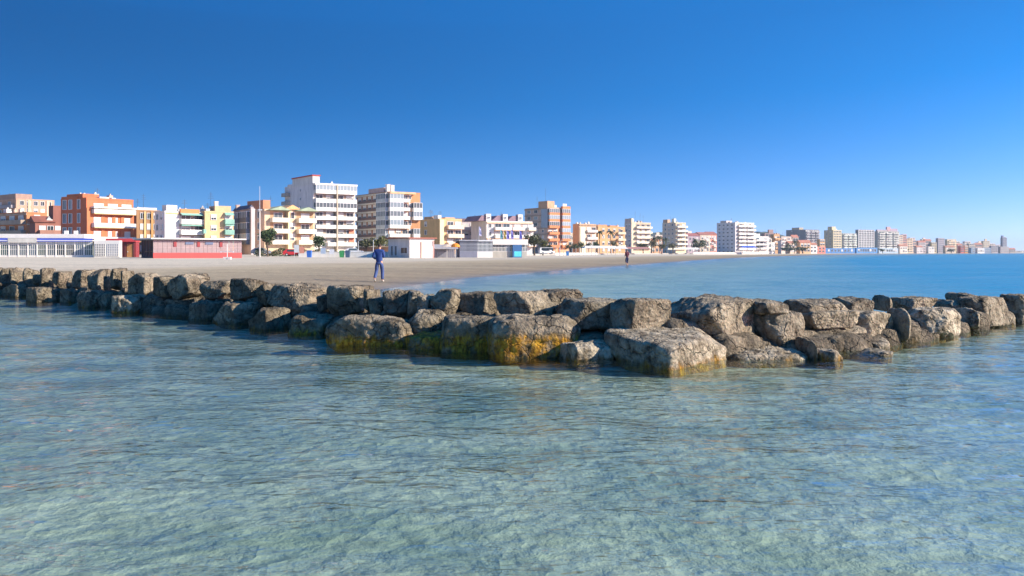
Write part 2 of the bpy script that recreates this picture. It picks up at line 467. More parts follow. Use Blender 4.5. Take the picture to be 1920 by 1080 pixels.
# ------------------------------------------------------------------ boulders of the breakwater
def rock_material():
    m, t, b = new_mat('weathered_stone')
    g = N(t, 'ShaderNodeNewGeometry')
    oi = N(t, 'ShaderNodeObjectInfo')
    alg = N(t, 'ShaderNodeAttribute', attribute_name='algae'); alg.attribute_type = 'OBJECT'
    pale = N(t, 'ShaderNodeAttribute', attribute_name='pale'); pale.attribute_type = 'OBJECT'
    off = N(t, 'ShaderNodeVectorMath', operation='ADD')
    t.links.new(g.outputs['Position'], off.inputs[0])
    rv = math_n(t, 'MULTIPLY', oi.outputs['Random'], 50.0)
    t.links.new(rv, off.inputs[1])
    P_ = off.outputs[0]
    n1 = N(t, 'ShaderNodeTexNoise', Scale=2.6, Detail=8.0, Roughness=0.62); t.links.new(P_, n1.inputs['Vector'])
    n2 = N(t, 'ShaderNodeTexNoise', Scale=14.0, Detail=6.0, Roughness=0.7); t.links.new(P_, n2.inputs['Vector'])
    r1 = ramp(t, n1.outputs['Fac'], [(0.28, (0.065, 0.050, 0.034)), (0.45, (0.18, 0.140, 0.093)), (0.6, (0.35, 0.278, 0.188)), (0.75, (0.50, 0.41, 0.29))])
    r2 = ramp(t, n2.outputs['Fac'], [(0.32, 0.35), (0.5, 0.85), (0.68, 1.3)])
    c = mixc(t, 1.0, r1.outputs['Color'], r2.outputs['Color'], 'MULTIPLY')
    rr = ramp(t, oi.outputs['Random'], [(0.0, 0.72), (1.0, 1.12)])
    c = mixc(t, 1.0, c, rr.outputs['Color'], 'MULTIPLY')
    # fractures
    nc = N(t, 'ShaderNodeTexNoise', Scale=1.7, Detail=4.0, Roughness=0.6); t.links.new(P_, nc.inputs['Vector'])
    vc = N(t, 'ShaderNodeTexVoronoi', Scale=1.9); vc.feature = 'DISTANCE_TO_EDGE'
    t.links.new(mixc(t, 0.75, P_, nc.outputs['Color'], 'ADD'), vc.inputs['Vector'])
    crk = ramp(t, vc.outputs['Distance'], [(0.0, 0.0), (0.035, 1.0)])
    c = mixc(t, 1.0, c, ramp(t, crk.outputs['Color'], [(0.0, 0.38), (1.0, 1.0)]).outputs['Color'], 'MULTIPLY')
    # bleached / shell encrusted stone, plus sunlit brightness painted into right-hand boulders
    n6 = N(t, 'ShaderNodeTexNoise', Scale=5.0, Detail=7.0, Roughness=0.7); t.links.new(P_, n6.inputs['Vector'])
    pr = ramp(t, n6.outputs['Fac'], [(0.42, 0.0), (0.6, 1.0)])
    c = mixc(t, math_n(t, 'MULTIPLY', pr.outputs['Color'], pale.outputs['Fac'], clamp=True), c, (0.60, 0.50, 0.36))
    # tide marks: height above the water
    sx = N(t, 'ShaderNodeSeparateXYZ'); t.links.new(g.outputs['Position'], sx.inputs[0])
    n3 = N(t, 'ShaderNodeTexNoise', Scale=6.0, Detail=5.0, Roughness=0.65)
    mpn = N(t, 'ShaderNodeMapping'); mpn.inputs['Scale'].default_value = (1, 1, 0.35)
    t.links.new(P_, mpn.inputs['Vector']); t.links.new(mpn.outputs[0], n3.inputs['Vector'])
    zz = math_n(t, 'ADD', sx.outputs['Z'], math_n(t, 'MULTIPLY_ADD', n3.outputs['Fac'], -0.42, 0.21))
    # gold weed up to 'algae' metres
    af = math_n(t, 'MULTIPLY', math_n(t, 'SUBTRACT', alg.outputs['Fac'], zz), 9.0, clamp=True)
    npa = N(t, 'ShaderNodeTexNoise', Scale=3.2, Detail=6.0, Roughness=0.7); t.links.new(P_, npa.inputs['Vector'])
    pat = ramp(t, npa.outputs['Fac'], [(0.38, 0.15), (0.50, 1.0)])
    af = math_n(t, 'MULTIPLY', af, pat.outputs['Color'], clamp=True)
    n4 = N(t, 'ShaderNodeTexNoise', Scale=16.0, Detail=5.0, Roughness=0.7); t.links.new(mpn.outputs[0], n4.inputs['Vector'])
    ac = ramp(t, n4.outputs['Fac'], [(0.32, (0.05, 0.03, 0.012)), (0.48, (0.34, 0.16, 0.016)), (0.62, (0.66, 0.35, 0.03)), (0.75, (0.46, 0.33, 0.17))])
    c = mixc(t, af, c, ac.outputs['Color'])
    # dark wet rim
    wf = math_n(t, 'MULTIPLY', math_n(t, 'SUBTRACT', 0.075, zz), 9.0, clamp=True)
    wf = math_n(t, 'MULTIPLY', wf, math_n(t, 'SUBTRACT', 1.0, math_n(t, 'MULTIPLY', af, 0.85)), clamp=True)
    c = mixc(t, wf, c, (0.045, 0.04, 0.022))
    t.links.new(c, b.inputs['Base Color'])
    t.links.new(math_n(t, 'MULTIPLY_ADD', wf, -0.4, 0.9), b.inputs['Roughness'])
    v = N(t, 'ShaderNodeTexVoronoi', Scale=22.0); t.links.new(P_, v.inputs['Vector'])
    n5 = N(t, 'ShaderNodeTexNoise', Scale=30.0, Detail=6.0, Roughness=0.7); t.links.new(P_, n5.inputs['Vector'])
    hh = math_n(t, 'ADD', math_n(t, 'MULTIPLY', n2.outputs['Fac'], 1.0), math_n(t, 'MULTIPLY', n5.outputs['Fac'], 0.5))
    hh = math_n(t, 'ADD', hh, math_n(t, 'MULTIPLY', v.outputs['Distance'], 0.5))
    hh = math_n(t, 'ADD', hh, math_n(t, 'MULTIPLY', crk.outputs['Color'], 0.7))
    bp = N(t, 'ShaderNodeBump'); bp.inputs['Strength'].default_value = 0.9; bp.inputs['Distance'].default_value = 0.055
    t.links.new(hh, bp.inputs['Height']); t.links.new(bp.outputs[0], b.inputs['Normal'])
    b.inputs['Specular IOR Level'].default_value = 0.25
    return m
ROCK = rock_material()

_sph = {}
def cube_sphere(n):
    if n in _sph: return _sph[n]
    ids = {}; vs = []; fs = []
    def vid(p):
        k = tuple(int(round(c * n)) for c in p)
        if k not in ids:
            ids[k] = len(vs); vs.append(p)
        return ids[k]
    ax = [((1, 0, 0), (0, 1, 0), (0, 0, 1)), ((-1, 0, 0), (0, 0, 1), (0, 1, 0)), ((0, 1, 0), (0, 0, 1), (1, 0, 0)),
          ((0, -1, 0), (1, 0, 0), (0, 0, 1)), ((0, 0, 1), (1, 0, 0), (0, 1, 0)), ((0, 0, -1), (0, 1, 0), (1, 0, 0))]
    for w, u, v in ax:
        w, u, v = Vector(w), Vector(u), Vector(v)
        for i in range(n):
            for j in range(n):
                q = []
                for a, b in ((i, j), (i + 1, j), (i + 1, j + 1), (i, j + 1)):
                    q.append(vid(tuple(w + u * (2 * a / n - 1) + v * (2 * b / n - 1))))
                fs.append(q)
    V = np.array(vs, float)
    V = np.tan(V * math.pi / 4)
    V /= np.linalg.norm(V, axis=1)[:, None]
    _sph[n] = (V, np.array(fs, np.int32))
    return _sph[n]

def rock_verts(seed, hx, hy, hz, yaw, n, p, cuts, amp):
    """blocky boulder: super-ellipsoid with broken-off corners and eroded faces"""
    r_ = np.random.default_rng(seed)
    D, Fc = cube_sphere(n)
    rad = (np.abs(D[:, 0]) ** p + np.abs(D[:, 1]) ** p + np.abs(D[:, 2]) ** p) ** (-1.0 / p)
    for k in range(cuts):
        m = r_.normal(size=3); m[2] *= 0.8; m /= np.linalg.norm(m)
        sup = np.abs(m).sum() ** 0.95
        o = sup * r_.uniform(0.60, 0.84)
        dm = D @ m
        lim = np.where(dm > 1e-3, o / np.maximum(dm, 1e-3), 9.0)
        kk = 55.0
        rad = -np.log(np.exp(-kk * np.minimum(rad, 4)) + np.exp(-kk * np.minimum(lim, 4))) / kk
    V = D * rad[:, None] * np.array([hx, hy, hz])
    size = (hx * hy * hz) ** (1 / 3)
    o = Vector(r_.uniform(-40, 40, 3))
    disp = np.empty(len(V))
    f1 = 1.5 / size; f2 = 5.0 / size
    for i, v in enumerate(V):
        vv = Vector(v)
        a = noise.fractal(vv * f1 + o, 1.0, 2.0, 3)
        b_ = noise.ridged_multi_fractal(vv * f2 * 0.6 + o, 0.9, 2.1, 3, 1.0, 2.0) - 1.0
        c_ = noise.fractal(vv * f2 * 1.6 - o, 0.7, 2.2, 3)
        disp[i] = a * amp - 0.30 * amp * b_ + 0.33 * amp * c_
    V = V + D * (disp * size)[:, None]
    c, s = math.cos(yaw), math.sin(yaw)
    V = np.stack([V[:, 0] * c - V[:, 1] * s, V[:, 0] * s + V[:, 1] * c, V[:, 2]], 1)
    return V, Fc

def fit_rock(V, x0, x1, Yf, ztop, zbot):
    """move and size a boulder so that it stands at its measured place on the breakwater"""
    zmin, zmax = V[:, 2].min(), V[:, 2].max()
    V[:, 2] = zbot + (V[:, 2] - zmin) * (ztop - zbot) / (zmax - zmin)
    V[:, 1] += Yf - V[:, 1].min()
    mid = (x0 + x1) / 2; k = (mid - 960) / F
    ray = np.array([k, 1.0])
    for _ in range(4):
        Yc = V[:, 1].mean()
        px = 960 + F * V[:, 0] / V[:, 1]
        a, b = px.min(), px.max()
        s = (x1 - x0) / (b - a)
        cx = V[:, 0].mean()
        V[:, 0] = cx + (V[:, 0] - cx) * s
        px = 960 + F * V[:, 0] / V[:, 1]
        V[:, 0] += (mid - (px.min() + px.max()) / 2) / F * Yc
    return V

def put_rock(i, row, x0, y0, x1, y1, yaw, label, algae=-1.0, pale=0.15, p=12.0, cuts=10, amp=0.09, dep=None, back=0.0, slope=0.0):
    mid = (x0 + x1) / 2
    if row == 'low':
        Yf = EYE * F / (y1 - HZ) + back
        zbot = -0.22
    else:
        Yf = float(yfront(mid)) + 0.62 + back
        zbot = EYE - (y1 - HZ) / F * (Yf + 0.1) - 0.05
    gx_ = min(11, (x1 - x0) * (0.26 if x1 < 800 else 0.07)); x0 -= gx_; x1 += gx_
    wid = (x1 - x0) / F * Yf
    d = dep if dep else max(0.75, min(1.25, wid * 0.8))
    ztop = EYE - (y0 - HZ) / F * (Yf + 0.42 * d)
    if ztop < zbot + 0.12: ztop = zbot + 0.12
    n = 30 if (x1 - x0) > 110 else (24 if (x1 - x0) > 50 else 16)
    V, Fc = rock_verts(100 + i * 7, wid / 2, d / 2, (ztop - zbot) / 2, math.radians(yaw), n, p, cuts, amp)
    V = fit_rock(V, x0, x1, Yf, ztop, zbot)
    if slope:      # the top dips towards the water
        fr_ = np.clip(1 - (V[:, 1] - V[:, 1].min()) / (V[:, 1].max() - V[:, 1].min()), 0, 1)
        up_ = np.clip((V[:, 2] - zbot) / (ztop - zbot), 0, 1)
        V[:, 2] -= slope * fr_ * up_ * (ztop - zbot)
    c = V.mean(0); c[2] = V[:, 2].min()
    V = V - c
    me = bpy.data.meshes.new('boulder')
    me.vertices.add(len(V)); me.vertices.foreach_set('co', V.astype(np.float32).ravel())
    me.loops.add(Fc.size); me.loops.foreach_set('vertex_index', Fc.ravel())
    me.polygons.add(len(Fc))
    me.polygons.foreach_set('loop_start', np.arange(0, Fc.size, 4, dtype=np.int32))
    me.polygons.foreach_set('loop_total', np.full(len(Fc), 4, dtype=np.int32))
    me.polygons.foreach_set('use_smooth', np.full(len(Fc), True))
    me.materials.append(ROCK)
    me.update(calc_edges=True)
    o = link('boulder', me, None, tuple(c))
    o['algae'] = float(algae); o['pale'] = float(pale)
    tag(o, label, 'boulder', 'upper row of breakwater boulders' if row == 'top' else 'lower row of breakwater boulders')
    return o

L_, R_ = -28, 38
UP = [
 (-14,501,5,533,L_,"dark boulder of the upper row cut by the left picture edge"),
 (4,502,23,531,L_,"small blue-grey upright boulder, second of the upper row from the left edge"),
 (22,501,44,533,L_,"square blue-grey boulder in the upper row below the left end of the white pavilion"),
 (48,502,72,533,L_,"flat-topped narrow boulder with pale gaps either side, third full one of the upper row"),
 (66,514,84,533,L_,"low dark stone wedged between two taller ones near the left end of the upper row"),
 (80,502,101,543,L_,"tall narrow dark boulder with two peaks near the left end of the upper row"),
 (97,518,110,542,L_,"thin low dark stone right of the twin-peaked tall boulder"),
 (105,508,134,540,L_,"rounded blue boulder of the upper row below the blue valance of the pavilion"),
 (129,521,147,538,L_,"small low stone beside the rounded blue boulder of the upper row"),
 (142,505,175,540,L_,"broad dark boulder of the upper row below the right end of the pavilion valance"),
 (171,504,203,546,L_,"bulky dark boulder of the upper row below the white lattice annex"),
 (199,516,217,542,L_,"low stone sunk between two boulders below the lattice annex"),
 (212,502,236,544,L_,"blue-grey boulder rising to a point below the annex's right end"),
 (232,507,253,546,L_,"narrow pointed boulder below the brown door panel of the red pavilion"),
 (250,511,298,551,L_,"wide flat-topped blue boulder below the open side of the red pavilion"),
 (296,517,334,556,L_,"medium boulder with lit crumbs on top, left of the large cracked one"),
 (324,512,387,562,L_,"large cracked dark blue boulder with lit patches below the red plinth"),
 (384,525,443,563,L_,"jagged boulder with notched top right below the beach shower"),
 (441,521,496,566,L_,"smooth square blue boulder with flat top below the right end of the red pavilion"),
 (489,532,523,570,L_,"low shaded wedge boulder between the smooth square one and the long one"),
 (512,530,604,582,L_,"long three-humped blue boulder below the white tower, overhanging a dark gap"),
 (600,549,628,582,L_,"dark recessed stone with sunlit sand over it, left of the tall domed boulder"),
 (623,534,692,592,L_+4,"tall domed boulder with a sunlit right shoulder, below and left of the walker in blue"),
 (686,541,708,584,L_,"thin upright blue boulder right below the walker in blue"),
 (698,556,733,592,L_,"dark sloping stone under the sunlit sand notch right of the walker's feet"),
 (728,543,776,597,L_+6,"upright blocky blue boulder where the blue water begins behind the upper row"),
 (768,545,790,588,10,"sunlit ochre stone standing edge-on between two blue boulders"),
 (784,552,817,594,L_,"dark triangular boulder behind the round mottled one"),
 (810,541,867,601,L_+6,"blue boulder with pale chipped patch on its upper right face"),
 (862,546,946,593,L_+10,"dark-faced boulder with light brown top, left of the flat slab ledge"),
 (934,545,1062,594,R_-14,"long ledge boulder with blue shaded face and sunlit right slope"),
 (1008,541,1088,562,20,"flat brown slab lying on top of the long ledge boulder"),
 (1050,558,1168,615,12,"long grooved dark-stained boulder left of the big cubic pair"),
 (1150,559,1252,613,14,"grooved ochre boulder with vertical cracks directly above the big flat rock"),
 (1248,555,1406,640,R_,"largest cubic boulder of the upper row with shaded left and sunlit right face"),
 (1394,561,1474,585,20,"low rough brown boulder behind the hollowed one"),
 (1395,580,1502,653,R_,"hollowed boulder with dark cave on its left and bright cream right face"),
 (1476,561,1588,584,16,"flat slab with dark left end lying behind the right-hand block"),
 (1496,580,1604,613,14,"dark-faced long stone behind the free-standing block"),
 (1566,580,1668,640,R_,"mottled yellow-grey boulder behind the free-standing block"),
 (1562,557,1634,584,14,"dark-fronted boulder at the back edge with sky-blue water behind"),
 (1640,553,1668,580,10,"small knob stone standing on the back edge, right of the dark-fronted boulder"),
 (1658,556,1752,580,18,"low brown boulder at the back edge with a raised right part"),
 (1664,577,1704,642,26,"smooth rounded grey slab leaning upright at the waterline"),
 (1694,577,1796,637,R_-6,"big pale shell-encrusted boulder right of the leaning grey slab"),
 (1786,576,1834,614,R_,"small pale boulder with white patch beside the shell-encrusted one"),
 (1752,562,1806,584,14,"dark low stone in the hollow behind the pale boulders"),
 (1776,549,1832,578,16,"brown boulder at the back edge near the right end of the row"),
 (1798,555,1886,612,R_,"big sunlit tan boulder with sloping left edge near the right end"),
 (1874,551,1930,607,R_-4,"dark-fronted boulder of the row cut by the right picture edge"),
 (1918,552,1985,604,R_,"tan boulder at the right edge, last of the row"),
]
ALG_UP = {"hollowed": (0.0, .5), "largest": (0.0, .35), "pale shell": (0.03, 1.0), "small pale": (0.0, 1.0), "big sunlit": (0.0, .5),
          "ochre stone": (-1, .6), "grooved ochre": (-1, .35), "flat brown": (-1, .3), "mottled": (.05, .6), "long ledge": (-1, .3)}
LOW_ = [
 (-14,529,16,554,L_,"lower boulder at the waterline cut by the left picture edge"),
 (14,531,63,557,L_,"long dark green boulder of the lower row, first whole one from the left"),
 (58,538,97,567,L_,"dark green boulder under the twin-peaked stone at the waterline"),
 (93,541,127,563,L_,"rounded brownish dark boulder of the lower row under the rounded blue one"),
 (121,541,157,568,L_,"dark boulder at the waterline below the pavilion's right end"),
 (153,544,192,577,L_,"dark rounded boulder at the waterline below the lattice annex"),
 (186,546,224,577,L_,"grey-green boulder with a flat light front left of the bird-white stone"),
 (219,552,264,587,L_+20,"lower stone with white and orange sunlit streak on its left, below the brown door panel"),
 (263,553,324,586,L_,"dark boulder at the waterline below the open side of the red pavilion"),
 (321,560,367,591,L_,"small shaded boulder below the large cracked blue one"),
 (363,563,416,601,L_,"pale-fronted dark boulder under the notched one at the waterline"),
 (409,565,492,609,L_,"long shaded boulder at the waterline below the right end of the red pavilion"),
 (476,577,537,619,L_,"sloping slate-blue boulder at the waterline under the long humped one"),
 (534,580,562,612,L_,"narrow dark stone in the gap under the long humped boulder"),
 (550,587,624,627,L_+8,"dark weedy boulder with lit right edge below the recessed stone"),
 (620,589,770,646,L_+14,"long low boulder with lit patches and hanging gold weed, left of the round mottled one"),
 (767,578,839,632,10,"round mottled sunlit boulder sitting above a gold weed fringe"),
 (764,622,856,657,10,"low weed-covered stone under the round mottled boulder"),
 (830,591,934,662,L_+16,"blue shaded boulder with gold weed foot left of the large weed-fringed one"),
 (922,588,1079,672,8,"large brown domed boulder with a thick golden weed fringe"),
 (1076,610,1146,646,25,"small angular sunlit stone between the golden fringed boulder and the big flat rock"),
 (1050,638,1146,680,22,"pale shell-covered stone at the waterline left of the big flat rock"),
 (1143,604,1352,692,40,"biggest flat-topped rock standing forward in the water, shaded left and bleached right face"),
 (1346,626,1412,660,30,"small half-shaded stone right of the big flat rock"),
 (1344,650,1508,677,14,"low yellow-brown weedy ledge at the waterline right of the big flat rock"),
 (1458,632,1500,662,20,"small ochre rubble stone beneath the hollowed boulder"),
 (1494,634,1532,674,30,"blue shaded stone in the gap left of the free-standing block"),
 (1501,602,1618,658,36,"free-standing block with smooth grey left face and cracked tan right face"),
 (1516,654,1577,678,20,"small tan rock at the waterline under the free-standing block"),
 (1608,632,1667,657,20,"pointed tan stone at the waterline under the mottled boulder"),
 (1598,655,1670,669,20,"flat stone barely above the water in front of the mottled boulder"),
]
ALG_LO = {"round mottled": (.02, .5), "low weed-covered": (.32, .2), "gold weed foot": (.32, .3),
          "golden weed fringe": (.36, .25), "shell-covered": (.06, 1.0), "biggest flat": (.08, .8), "yellow-brown": (.03, .8),
          "rubble": (.05, .8), "small tan": (.08, .6), "pointed tan": (.02, .7), "flat stone": (.02, .9), "dark weedy": (.14, .2),
          "white and orange": (.08, .7), "free-standing block with": (-.02, .45), "small angular": (-.5, .6), "hanging gold weed": (.20, .3)}
k = 0
for x0, y0, x1, y1, yaw, lab in UP:
    al, pa = -1.0, (0.12 if x1 < 1000 else 0.42)  # right-hand boulders get their sunlit brightness as extra pale colour
    for s_, (a_, p_) in ALG_UP.items():
        if s_ in lab: al, pa = a_, p_
    kw = {}
    if 'flat' in lab and 'slab' in lab: kw = dict(dep=0.8, back=0.5)
    if 'back edge' in lab or lab.startswith('low rough') or 'hollow behind' in lab: kw = dict(back=1.0, dep=0.8)
    if 'dark-faced long' in lab or lab.startswith('mottled'): kw = dict(back=0.2)
    if 'leaning' in lab: kw = dict(p=3.2, cuts=3, back=-0.6)
    if 'shell-encrusted one' in lab or 'big pale' in lab: kw = dict(back=-0.6)
    if x0 > 1790 and 'back edge' not in lab and y1 > 600: kw = dict(back=-0.6)
    if 'largest cubic' in lab: kw = dict(p=7.0, cuts=6, dep=1.25)
    if 'hollowed' in lab: kw = dict(p=5.0, cuts=6, dep=1.0, back=-.1)
    put_rock(k, 'top', x0, y0, x1, y1, yaw, lab, al, pa, **kw); k += 1
for x0, y0, x1, y1, yaw, lab in LOW_:
    al, pa = 0.04, (0.12 if x1 < 1000 else 0.4)  # paler colour stands in for sunlight on the right-hand stones
    for s_, (a_, p_) in ALG_LO.items():
        if s_ in lab: al, pa = a_, p_
    kw = {}
    if 'biggest flat' in lab: kw = dict(p=10.0, cuts=4, dep=1.5, amp=0.06, slope=0.32)
    if 'large brown domed' in lab: kw = dict(p=3.6, cuts=5, dep=1.1)
    if 'free-standing block with' in lab: kw = dict(p=8.0, cuts=5, dep=0.85, slope=0.3)
    if 'round mottled' in lab: kw = dict(p=2.8, cuts=5, dep=0.7, back=-0.45)
    if 'ledge' in lab: kw = dict(p=3.0, amp=0.13)
    if lab.startswith('low weed'): kw = dict(p=3.0)
    put_rock(k, 'top' if lab.startswith('round mottled') else 'low', x0, y0, x1, y1, yaw, lab, al, pa, **kw); k += 1

# rubble filling the heart of the breakwater behind and below the boulders
mbv = []; mbf = []; base = 0
rr = random.Random(5)
for px in range(-50, 1975, 13):
    Yf = float(yfront(px))
    for row_ in range(3):
        s = rr.uniform(0.22, 0.34)
        V, Fc = rock_verts(900 + px * 3 + row_, s * 1.3, s, s * 0.9, rr.uniform(0, 3), 5, 4.0, 4, 0.1)
        Yc = Yf + 0.85 + 0.5 * row_ + rr.uniform(-.1, .1)
        X = (px - 960) / F * Yc
        lim = 0.12 if row_ == 0 else (0.3 if px < 1380 else 0.18)
        V = V + np.array([X, Yc, lim - rr.uniform(0.05, .25)])
        mbv.append(V); mbf.append(Fc + base); base += len(V)
V = np.concatenate(mbv); Fc = np.concatenate(mbf)
me = bpy.data.meshes.new('rubble')
me.from_pydata(V.tolist(), [], Fc.tolist())
me.materials.append(ROCK)
me.polygons.foreach_set('use_smooth', np.full(len(Fc), True))
rub = link('rubble', me)
rub['algae'] = 0.02; rub['pale'] = 0.1
tag(rub, kind='stuff')
# ------------------------------------------------------------------ building kit
WHITE = (0.74, 0.70, 0.64); CREAM = (0.68, 0.56, 0.38); ORANGE = (0.60, 0.22, 0.075); BRICK = (0.42, 0.15, 0.075)
TAN = (0.58, 0.40, 0.26); YEL = (0.74, 0.52, 0.24); BROWN = (0.24, 0.13, 0.075); GREYV = (0.42, 0.38, 0.38); RED = (0.52, 0.045, 0.05)
DKRED = (0.27, 0.03, 0.035); GREENT = (0.25, 0.46, 0.36); SLATE = (0.20, 0.21, 0.25); BLUE = (0.05, 0.12, 0.55)
MET = paint((0.55, 0.56, 0.57), 0.45, 0.1, name='metal_paint')
DARKMET = paint((0.06, 0.06, 0.065), 0.5, 0.1, name='dark_metal')
ALU = paint((0.72, 0.72, 0.72), 0.4, 0.08, name='white_frame')
SHUT = paint((0.62, 0.59, 0.54), 0.6, 0.12, name='roller_shutter')
GL = glass(); GLB = glass((0.13, 0.16, 0.18), 0.12); GLG = glass((0.07, 0.11, 0.10), 0.08)
brng = random.Random(21)
_mesh = {}
def cached(key, fn):
    if key not in _mesh: _mesh[key] = fn()
    return _mesh[key]

class Face:
    """one facade of a building: u runs along it from the near corner, n outwards, z up"""
    def __init__(s, root, side, W, z0, pitch, nf, far):
        s.root, s.side, s.W, s.z0, s.pitch, s.nf, s.far = root, side, W, z0, pitch, nf, far
    def loc(s, u, n, z):
        return (u, -n, z) if s.side == 'R' else (-n, u, z)
    def box(s, mb, u0, u1, n0, n1, z0, z1, m=0):
        if s.side == 'R': mb.box(u0, u1, -n1, -n0, z0, z1, m)
        else: mb.box(-n1, -n0, u0, u1, z0, z1, m)
    def window(s, u, z, w, h, glassm=None, frame=None, shutter=None, mull=1):
        glassm = glassm or GL; frame = frame or ALU
        if shutter is None: shutter = brng.choice([0, 0, 0.35, 0.6, 0.9])
        key = ('w', s.side, round(w, 2), round(h, 2), mull, frame.name)
        fr = 0.09
        def mk():
            mb = MB()
            s.box(mb, -w / 2 - fr, w / 2 + fr, 0.002, 0.14, -fr, 0)
            s.box(mb, -w / 2 - fr, w / 2 + fr, 0.002, 0.14, h, h + fr)
            s.box(mb, -w / 2 - fr, -w / 2, 0.002, 0.14, 0, h)
            s.box(mb, w / 2, w / 2 + fr, 0.002, 0.14, 0, h)
            for k in range(mull):
                c = -w / 2 + w * (k + 1) / (mull + 1)
                s.box(mb, c - 0.03, c + 0.03, 0.03, 0.07, 0, h)
            return mb.mesh('window', frame)
        o = link('window', cached(key, mk), s.root, s.loc(u, 0, z))
        def mkp():
            mb = MB(); s.box(mb, -w / 2, w / 2, 0.004, 0.035, 0, h); return mb.mesh('pane', glassm)
        link('pane', cached(('p', s.side, round(w, 2), round(h, 2), glassm.name), mkp), o)
        if shutter > 0.05:
            def mks():
                mb = MB(); s.box(mb, -w / 2, w / 2, 0.05, 0.09, h * (1 - shutter), h); return mb.mesh('shutter', SHUT)
            link('shutter', cached(('s', s.side, round(w, 2), round(h, 2), shutter), mks), o)
        return o
    def wins(s, f0, f1, cols, w=1.2, h=1.3, sill=0.95, floors=None, **kw):
        u0, u1 = f0 * s.W, f1 * s.W
        w = min(w, (u1 - u0) / cols * 0.85)
        for i in (floors if floors is not None else range(s.nf)):
            for c in range(cols):
                s.window(u0 + (u1 - u0) * (c + 0.5) / cols, s.z0 + i * s.pitch + sill * s.pitch / 2.9, w, h * s.pitch / 2.9, **kw)
    def balconies(s, f0, f1, col_=WHITE, dep=1.3, floors=None, doors=2, ph=0.95, rail=False, awn=None, glazed=None, slab=None, sh=None, back=None):
        u0, u1 = f0 * s.W, f1 * s.W
        m = paint(col_, name='parapet_paint'); ms = paint(slab, name='slab_paint') if slab else m
        for i in (floors if floors is not None else range(1, s.nf)):
            z = s.z0 + i * s.pitch
            key = ('b', s.side, round(u1 - u0, 2), col_, dep, ph, rail, slab)
            L = u1 - u0
            def mk():
                mb = MB()
                s.box(mb, 0, L, 0, dep, -0.2, 0.0, 1)
                if rail:
                    s.box(mb, 0, L, dep - 0.06, dep - 0.02, ph - 0.06, ph)
                    k = 0.0
                    while k < L:
                        s.box(mb, k, k + 0.04, dep - 0.06, dep - 0.02, 0, ph - 0.06); k += 0.45
                else:
                    s.box(mb, 0, L, dep - 0.14, dep, 0.0, ph)
                    s.box(mb, 0, 0.12, 0.01, dep - 0.14, 0.0, ph)
                    s.box(mb, L - 0.12, L, 0.01, dep - 0.14, 0.0, ph)
                return mb.mesh('balcony', [DARKMET if rail else m, ms])
            b = link('balcony', cached(key, mk), s.root, s.loc(u0, 0, z))
            if glazed and (glazed is True or i in glazed):
                n = max(2, int(L / 1.1)); hh = s.pitch - 0.2 - ph - 0.01
                def mkg():
                    mb = MB()
                    for k in range(n + 1):
                        c = min(max(L * k / n, 0.05), L - 0.05)
                        s.box(mb, c - 0.05, c + 0.05, dep - 0.10, dep - 0.02, ph, ph + hh)
                    s.box(mb, 0, L, dep - 0.11, dep - 0.01, ph + hh - 0.1, ph + hh)
                    s.box(mb, 0, 0.08, 0.02, dep - 0.11, ph + hh - 0.1, ph + hh)
                    return mb.mesh('glazing_frame', ALU)
                link('glazing_frame', cached(('gf',) + key + (round(hh, 2),), mkg), b)
                def mkq():
                    mb = MB(); s.box(mb, 0.03, L - 0.03, dep - 0.075, dep - 0.045, ph, ph + hh - 0.1)
                    s.box(mb, 0.03, 0.06, 0.03, dep - 0.08, ph, ph + hh - 0.1)
                    return mb.mesh('glazing_pane', GLB)
                link('glazing_pane', cached(('gp',) + key + (round(hh, 2),), mkq), b)
            if back:  # darker back wall, with the shade of the balcony recess put into its colour
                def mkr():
                    mb = MB(); s.box(mb, 0.13, L - 0.13, 0.001, 0.003, 0.0, s.pitch - 0.21); return mb.mesh('recess_shade_panel', paint(back, name='recess_shade_paint'))
                link('recess_shade_panel', cached(('rw', s.side, round(L, 2), round(s.pitch, 2), back), mkr), b)
            if awn and brng.random() < awn[1]:
                def mka():
                    mb = MB()
                    p = [s.loc(0.05, dep * 0.2, 2.55), s.loc(L - 0.05, dep * 0.2, 2.55), s.loc(L - 0.05, dep * 1.1, 1.9), s.loc(0.05, dep * 1.1, 1.9)]
                    q = [(a, b_, c - 0.06) for a, b_, c in p]
                    mb.poly(p + q, [(0, 1, 2, 3), (7, 6, 5, 4), (0, 4, 5, 1), (1, 5, 6, 2), (2, 6, 7, 3), (3, 7, 4, 0)])
                    return mb.mesh('awning', paint(awn[0], 0.9, 0.1, name='awning_cloth'))
                link('awning', cached(('aw',) + key + (awn[0],), mka), b)
            if not (glazed and (glazed is True or i in glazed)):
                for d in range(doors):
                    s.window(u0 + L * (d + 0.5) / doors, z + 0.02, min(2.2, L / doors * 0.72), min(2.15, s.pitch - 0.6), glassm=GL, shutter=sh)
    def bands(s, col_, h=0.35, n=0.12, floors=None, f0=0.0, f1=1.0):
        m = paint(col_, name='floor_band_paint')
        for i in (floors if floors is not None else range(1, s.nf + 1)):
            mb = MB(); s.box(mb, f0 * s.W + 0.003, f1 * s.W - 0.003, 0.003, n, -h, 0)
            link('floor_band', cached(('fb', s.side, s.W, h, n, col_, f0, f1), lambda: mb.mesh('floor_band', m)), s.root, s.loc(0, 0, s.z0 + i * s.pitch))
    def panel(s, f0, f1, z0, z1, col_, n=0.15, name='wall_panel'):
        mb = MB(); s.box(mb, f0 * s.W, f1 * s.W, 0.003, n, z0, z1)
        return mb.build(name, paint(col_, name='panel_paint'), s.root)

